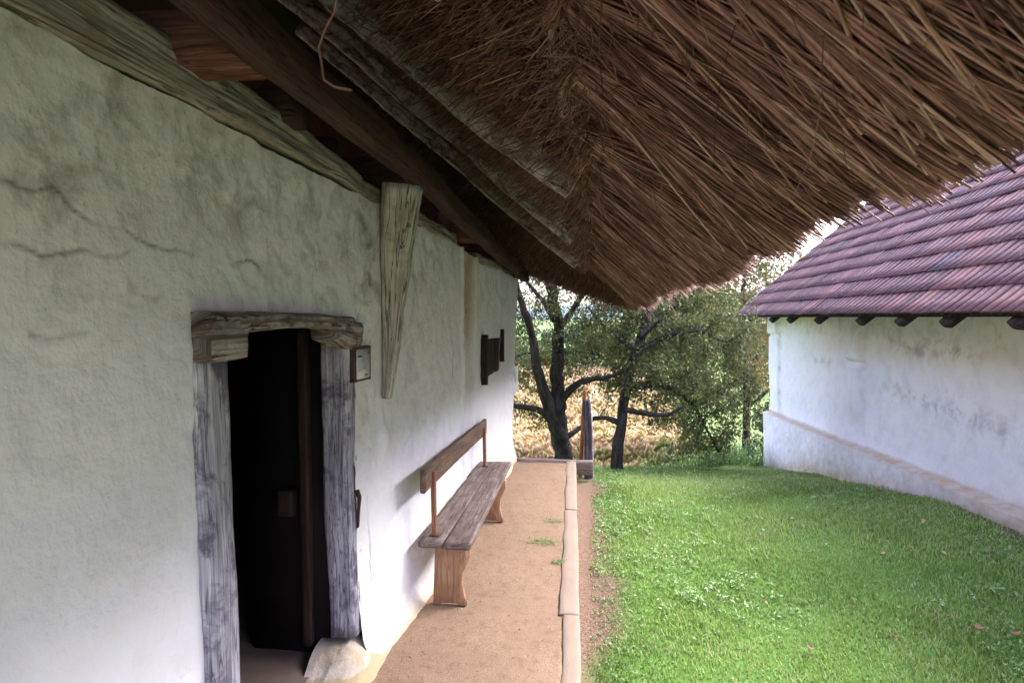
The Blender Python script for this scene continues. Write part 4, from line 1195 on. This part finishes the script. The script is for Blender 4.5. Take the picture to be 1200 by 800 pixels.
simple_tree('dark_bush', 'dark green bush close to the far corner of the outbuilding', None, 4.5, 16.2, 2.6, .75, 6000, 'leaf_dark', 303, .07, .1, 'bush', .04)
simple_tree('bush', 'light green bush at the crest under the drooping branches', None, 1.55, 12.6, 1.15, .55, 4200, 'leaf', 304, .05, .1, 'bush', .02)
# tree belt beyond the maize, the line of the valley edge
bl = []
rgb = np.random.default_rng(77)
spots = [(-26, 70, 6.5), (-19, 66, 6), (-13.5, 64, 7), (-8.5, 63, 5.2), (-4.6, 60, 5.0), (-1.6, 58, 6.0), (1.4, 57, 5.4), (4.6, 55, 6.8), (8.4, 52, 8.0), (12.5, 50, 8.0)]
descr = ['leftmost', 'second from the left', 'third from the left', 'fourth from the left', 'left of the forked trunk', 'behind the forked trunk', 'behind the timber post', 'behind the slim trunk', 'second from the right', 'rightmost']
for i, (x, y, h) in enumerate(spots):
    simple_tree('field_edge_tree', 'distant hazy green tree beyond the maize field, ' + descr[i], 'trees beyond the maize field', x, y, h, 3.0, 5000, 'leaf_dark' if i % 3 else 'leaf', 400 + i, .34, .05, 'tree', .2)

# ------------------------------------------------------------------ maize field
rgc = np.random.default_rng(9)
n = 9500
yc = 15.6 + 42 * rgc.random(n) ** 1.7; xc = rgc.uniform(-1, 1, n)
xc = np.where(xc < 0, xc * (3.5 + (yc - 15) * .62), xc * (2.5 + (yc - 15) * .08))
xc = np.round(xc / .35) * .35 + rgc.normal(0, .06, n)
zc = gz(xc, yc)
H = rgc.uniform(1.35, 1.9, n) * (1 - .25 * (yc < 17))
P0 = np.stack([xc, yc, zc], -1); P1 = P0 + np.stack([rgc.normal(0, .1, n), rgc.normal(0, .1, n), H], -1)
tone = np.clip(.62 + .2 * rgc.normal(size=n) - .35 * np.exp(-(yc - 15.6) / 1.6) , 0, 1)
cp = [tubes(P0, (P0 + P1) / 2, P1, np.full(n, .012), np.full(n, .006), tone, 1)]
nl = 18
for k in range(nl):
    t = .18 + .8 * k / nl + rgc.normal(0, .03, n)
    A = P0 + (P1 - P0) * t[:, None]
    a = rgc.uniform(0, 2 * np.pi, n); ln = rgc.uniform(.2, .45, n)
    dv = np.stack([np.cos(a), np.sin(a), np.zeros(n)], -1)
    Mi = A + dv * (ln * .5)[:, None] + np.array([0, 0, .12]); B = A + dv * ln[:, None] + np.array([0, 0, -1.]) * rgc.uniform(.0, .35, n)[:, None]
    s = np.stack([-np.sin(a), np.cos(a), rgc.normal(0, .4, n)], -1)
    wd = rgc.uniform(.007, .015, n)[:, None] * (1 + .02 * yc[:, None])
    V = np.stack([A, Mi + s * wd, Mi - s * wd, B], 1).reshape(-1, 3)
    f = np.array([[0, 1, 3], [0, 3, 2]])
    L = (f[None] + (np.arange(n) * 4)[:, None, None]).reshape(-1)
    c = np.clip(tone + rgc.normal(0, .16, n), 0, 1)
    cp.append((V, L, np.full(len(L) // 3, 3), None, np.repeat(c[:, None], 12, 1).reshape(-1, 3)))
o = build('maize_field', cp, MAT['corn'], None, False)
tag(o, 'dry yellow maize field in the dip beyond the trees', 'maize', None, 'stuff')

# ------------------------------------------------------------------ tall weeds at the crest
rt_ = np.random.default_rng(61)
for (cx, cyy, rx, n, hh_, lab) in [(1.25, 12.1, .30, 900, .62, 'clump of tall pale green weeds at the crest nearest the slim trunk'), (2.35, 12.7, .40, 900, .5, 'clump of tall green weeds at the crest nearer the outbuilding')]:
    xx_ = rt_.normal(cx, rx, n); yy_ = rt_.normal(cyy, .25, n)
    A = np.stack([xx_, yy_, gz(xx_, yy_) - .02], -1)
    hv_ = hh_ * rt_.uniform(.45, 1.2, n)
    B = A + np.stack([rt_.normal(0, .12, n), rt_.normal(0, .12, n), hv_], -1)
    Mi = (A + B) / 2 + np.array([0, 0, .06])
    lp = np.repeat(A + (B - A) * rt_.uniform(.4, .95, n)[:, None], 4, 0) + rt_.normal(0, .03, (n * 4, 3))
    o = build('tall_weeds', [tubes(A, Mi, B, np.full(n, .005), np.full(n, .002), np.clip(.6 + .2 * rt_.normal(size=n), 0, 1), 2), leaves(lp, rt_.uniform(.03, .07, n * 4), rt_, .35, rt_.uniform(.3, 1, n * 4), .2)], MAT['weed'])
    tag(o, lab, 'weeds', 'tall weeds at the crest of the lawn')

# ------------------------------------------------------------------ lawn
rgl = np.random.default_rng(21)
def scatter(n, x0, x1, y0, y1, bias):
    y = y0 + (y1 - y0) * rgl.random(n) ** bias
    x = rgl.uniform(x0, x1, n)
    return x, y
n = 330000
x, y = scatter(n, -.02, 4.2, 1.6, 13.5, 1.35)
bxx = bx(y) - .08
edge_n = fbm(np.stack([x * 2, y * 2, x * 0], -1), 3, 5)
dens = sm(.0, .28, x + .18 * edge_n) * .96 + .05 + .35 * sm(.3, .6, fbm(np.stack([x * 5, y * 3, x * 0], -1), 2, 15)) * (x < .5)
dens = dens * (1 - .8 * sm(-.32, -.08, x - bxx + .1 * edge_n)) 
dens = dens * (.75 + .35 * fbm(np.stack([x * 3, y * 3, x * 0], -1), 3, 16))
kp = (rgl.random(n) < dens) & (x < bxx) & (x > kerb_r(y) + .03)
x, y = x[kp], y[kp]; n = len(x)
z = gz(x, y)
hgt = rgl.uniform(.015, .042, n) * (1 + .5 * fbm(np.stack([x * 1.5, y * 1.5, x * 0], -1), 3, 17)) * (1 + .5 * sm(-.5, -.15, x - bx(y))) * (.6 + .4 * sm(.1, .6, x))
a = rgl.uniform(0, 2 * np.pi, n); lean = rgl.uniform(.1, .9, n) * hgt
w_ = rgl.uniform(.0016, .0034, n) * (1 + y * .12)
s = np.stack([-np.sin(a), np.cos(a), 0 * a], -1) * w_[:, None]
P = np.stack([x, y, z - .004], -1)
m_ = P + np.stack([np.cos(a) * lean * .35, np.sin(a) * lean * .35, hgt * .6], -1)
tp = P + np.stack([np.cos(a) * lean, np.sin(a) * lean, hgt], -1)
V = np.stack([P - s, P + s, m_ + s * .8, m_ - s * .8, tp], 1).reshape(-1, 3)
b5 = (np.arange(n) * 5)[:, None]
L4 = (b5 + np.array([[0, 1, 2, 3]])); L3 = (b5 + np.array([[3, 2, 4]]))
loops = np.concatenate([L4.ravel(), L3.ravel()]); sizes = np.r_[np.full(n, 4), np.full(n, 3)]
tone = np.clip(.45 + .17 * rgl.normal(size=n) + .40 * fbm(np.stack([x * 1.1, y * 1.1, x * 0], -1), 4, 18) - .22 * (1 - sm(.1, .6, x)), 0, .9)
tone = np.where(rgl.random(n) < .05 + .10 * sm(.1, .6, fbm(np.stack([x * 2.2, y * 2.2, x * 0], -1), 2, 19)), 1., tone)
o = np_mesh('lawn_grass', V, loops, sizes, None, np.repeat(tone, 5)[:, None] * np.ones((1, 3)), MAT['grass'])
tag(o, 'short bright green grass of the lawn between the buildings', 'grass', None, 'stuff')
# broad-leaved weeds: clover, plantain and dandelion rosettes
n = 7500
x, y = scatter(n, .02, 3.9, 1.7, 12.5, 1.3)
cl = fbm(np.stack([x * 1.2, y * 1.2, x * 0], -1), 3, 25)
kp = (cl * .6 + .2 + .22 * (1 - sm(.4, 2.0, x)) > rgl.random(n) * .95) & (x < bx(y) - .2)
x, y = x[kp], y[kp]; n = len(x)
k = 8
sz = rgl.uniform(.014, .042, n) 
Pc = np.repeat(np.stack([x, y, gz(x, y) + .016], -1), k, 0)
off = rgl.normal(0, .02, (n * k, 3)); off[:, 2] = np.abs(off[:, 2]) * .5
ww = leaves(Pc + off, np.repeat(sz, k) * rgl.uniform(.7, 1.1, n * k), rgl, .45, np.clip(np.repeat(rgl.uniform(.2, .9, n), k) + rgl.normal(0, .1, n * k), 0, 1), -.5, .35)
# small seedlings along the bare strip and in the path
n2 = 900
x2 = rgl.uniform(-.0, .35, n2); y2 = 1.8 + 6.5 * rgl.random(n2) ** 1.2
x2 = np.maximum(x2, kerb_r(y2) + .05)
P2 = np.repeat(np.stack([x2, y2, gz(x2, y2) + .008], -1), 5, 0) + rgl.normal(0, .012, (n2 * 5, 3)) * np.array([1, 1, .2])
w2 = leaves(P2, rgl.uniform(.01, .025, n2 * 5), rgl, .5, rgl.uniform(0, .5, n2 * 5), -.5, .3)
o = build('lawn_weeds', [ww, w2], MAT['weed'])
tag(o, 'low broad leaved weeds growing through the lawn', 'weeds', None, 'stuff')
# tufts creeping on the sandy path
for (cx, cyy, rx, ry, cnt, lab) in [(-.36, 5.66, .09, .07, 260, 'small green tuft on the path nearest the far bench leg'), (-.40, 5.12, .17, .08, 420, 'widest green tuft in the middle of the sandy path'), (-.26, 4.72, .06, .05, 160, 'small green tuft on the path close to the kerb joint')]:
    pp = np.stack([rgl.normal(cx, rx * .5, cnt), rgl.normal(cyy, ry * .5, cnt), rgl.uniform(.004, .012, cnt)], -1)
    o = build('path_tuft', [leaves(pp, rgl.uniform(.008, .02, cnt), rgl, .4, rgl.uniform(0, .55, cnt), -.4, .4)], MAT['weed'])
    tag(o, lab, 'weed', 'green tufts growing on the path', 'stuff')
# pebbles and crumbs on the path
n = 900
yp = 2.2 + 5.8 * rgl.random(n) ** 1.3; tp_ = rgl.random(n)
xp = wall_x(yp) + .12 + (kerb_r(yp) - .14 - wall_x(yp) - .12) * tp_
sp = rgl.uniform(.0015, .0045, n) * (1 + 1.0 * (rgl.random(n) < .06))
oc = np.array([[1, 0, 0], [-1, 0, 0], [0, 1, 0], [0, -1, 0], [0, 0, .7], [0, 0, -.7]])
of = np.array([[0, 2, 4], [2, 1, 4], [1, 3, 4], [3, 0, 4], [2, 0, 5], [1, 2, 5], [3, 1, 5], [0, 3, 5]])
Vp = (np.stack([xp, yp, .002 + 0 * xp], -1)[:, None] + oc[None] * sp[:, None, None] * rgl.uniform(.6, 1.4, (n, 6, 1))).reshape(-1, 3)
Lp = (of[None] + (np.arange(n) * 6)[:, None, None]).reshape(-1)
o = np_mesh('path_grit', Vp, Lp, np.full(n * 8, 3), None, None, MAT['kerb'])
tag(o, 'loose grit and crumbs lying on the sandy path', 'grit', None, 'stuff')
# fallen leaves
protos = []
for k in range(4):
    a = np.linspace(0, 2 * np.pi, 9)[:-1]
    rad_ = np.array([1, .62, .5, .6, .9, .6, .5, .62])
    ring = np.stack([np.cos(a) * rad_ * .032, np.sin(a) * rad_ * .02, .006 * np.cos(a * 2 + k) + .004 * k], -1)
    V = np.vstack([ring, [[0, 0, .002 * k]]])
    L = np.array([[i, (i + 1) % 8, 8] for i in range(8)]).ravel()
    me_o = np_mesh('fallen_leaf', V, L, np.full(8, 3), None, np.full((9, 3), [.1, .45, .8, 1.][k]), MAT['fallen'], None, True)
    protos.append(me_o)
for i in range(150):
    o = protos[i] if i < 4 else protos[i % 4].copy()
    if i >= 4: SC.collection.objects.link(o)
    yv = 2.4 + 8.5 * random.random() ** .8; xv = random.uniform(.35, float(bx(yv)) - .15)
    if i % 3 == 0: xv = float(bx(yv)) - random.uniform(.12, 1.1)
    o.location = (xv, yv, float(gz(xv, yv)) + random.uniform(.02, .04))
    o.rotation_euler = (random.uniform(-.6, .6), random.uniform(-.6, .6), random.uniform(0, 6.3))
    s_ = random.uniform(.45, 1.35); o.scale = (s_, s_, s_)
    tag(o, 'small curled brown fallen leaf lying on the lawn', 'leaf', 'fallen leaves scattered on the lawn')
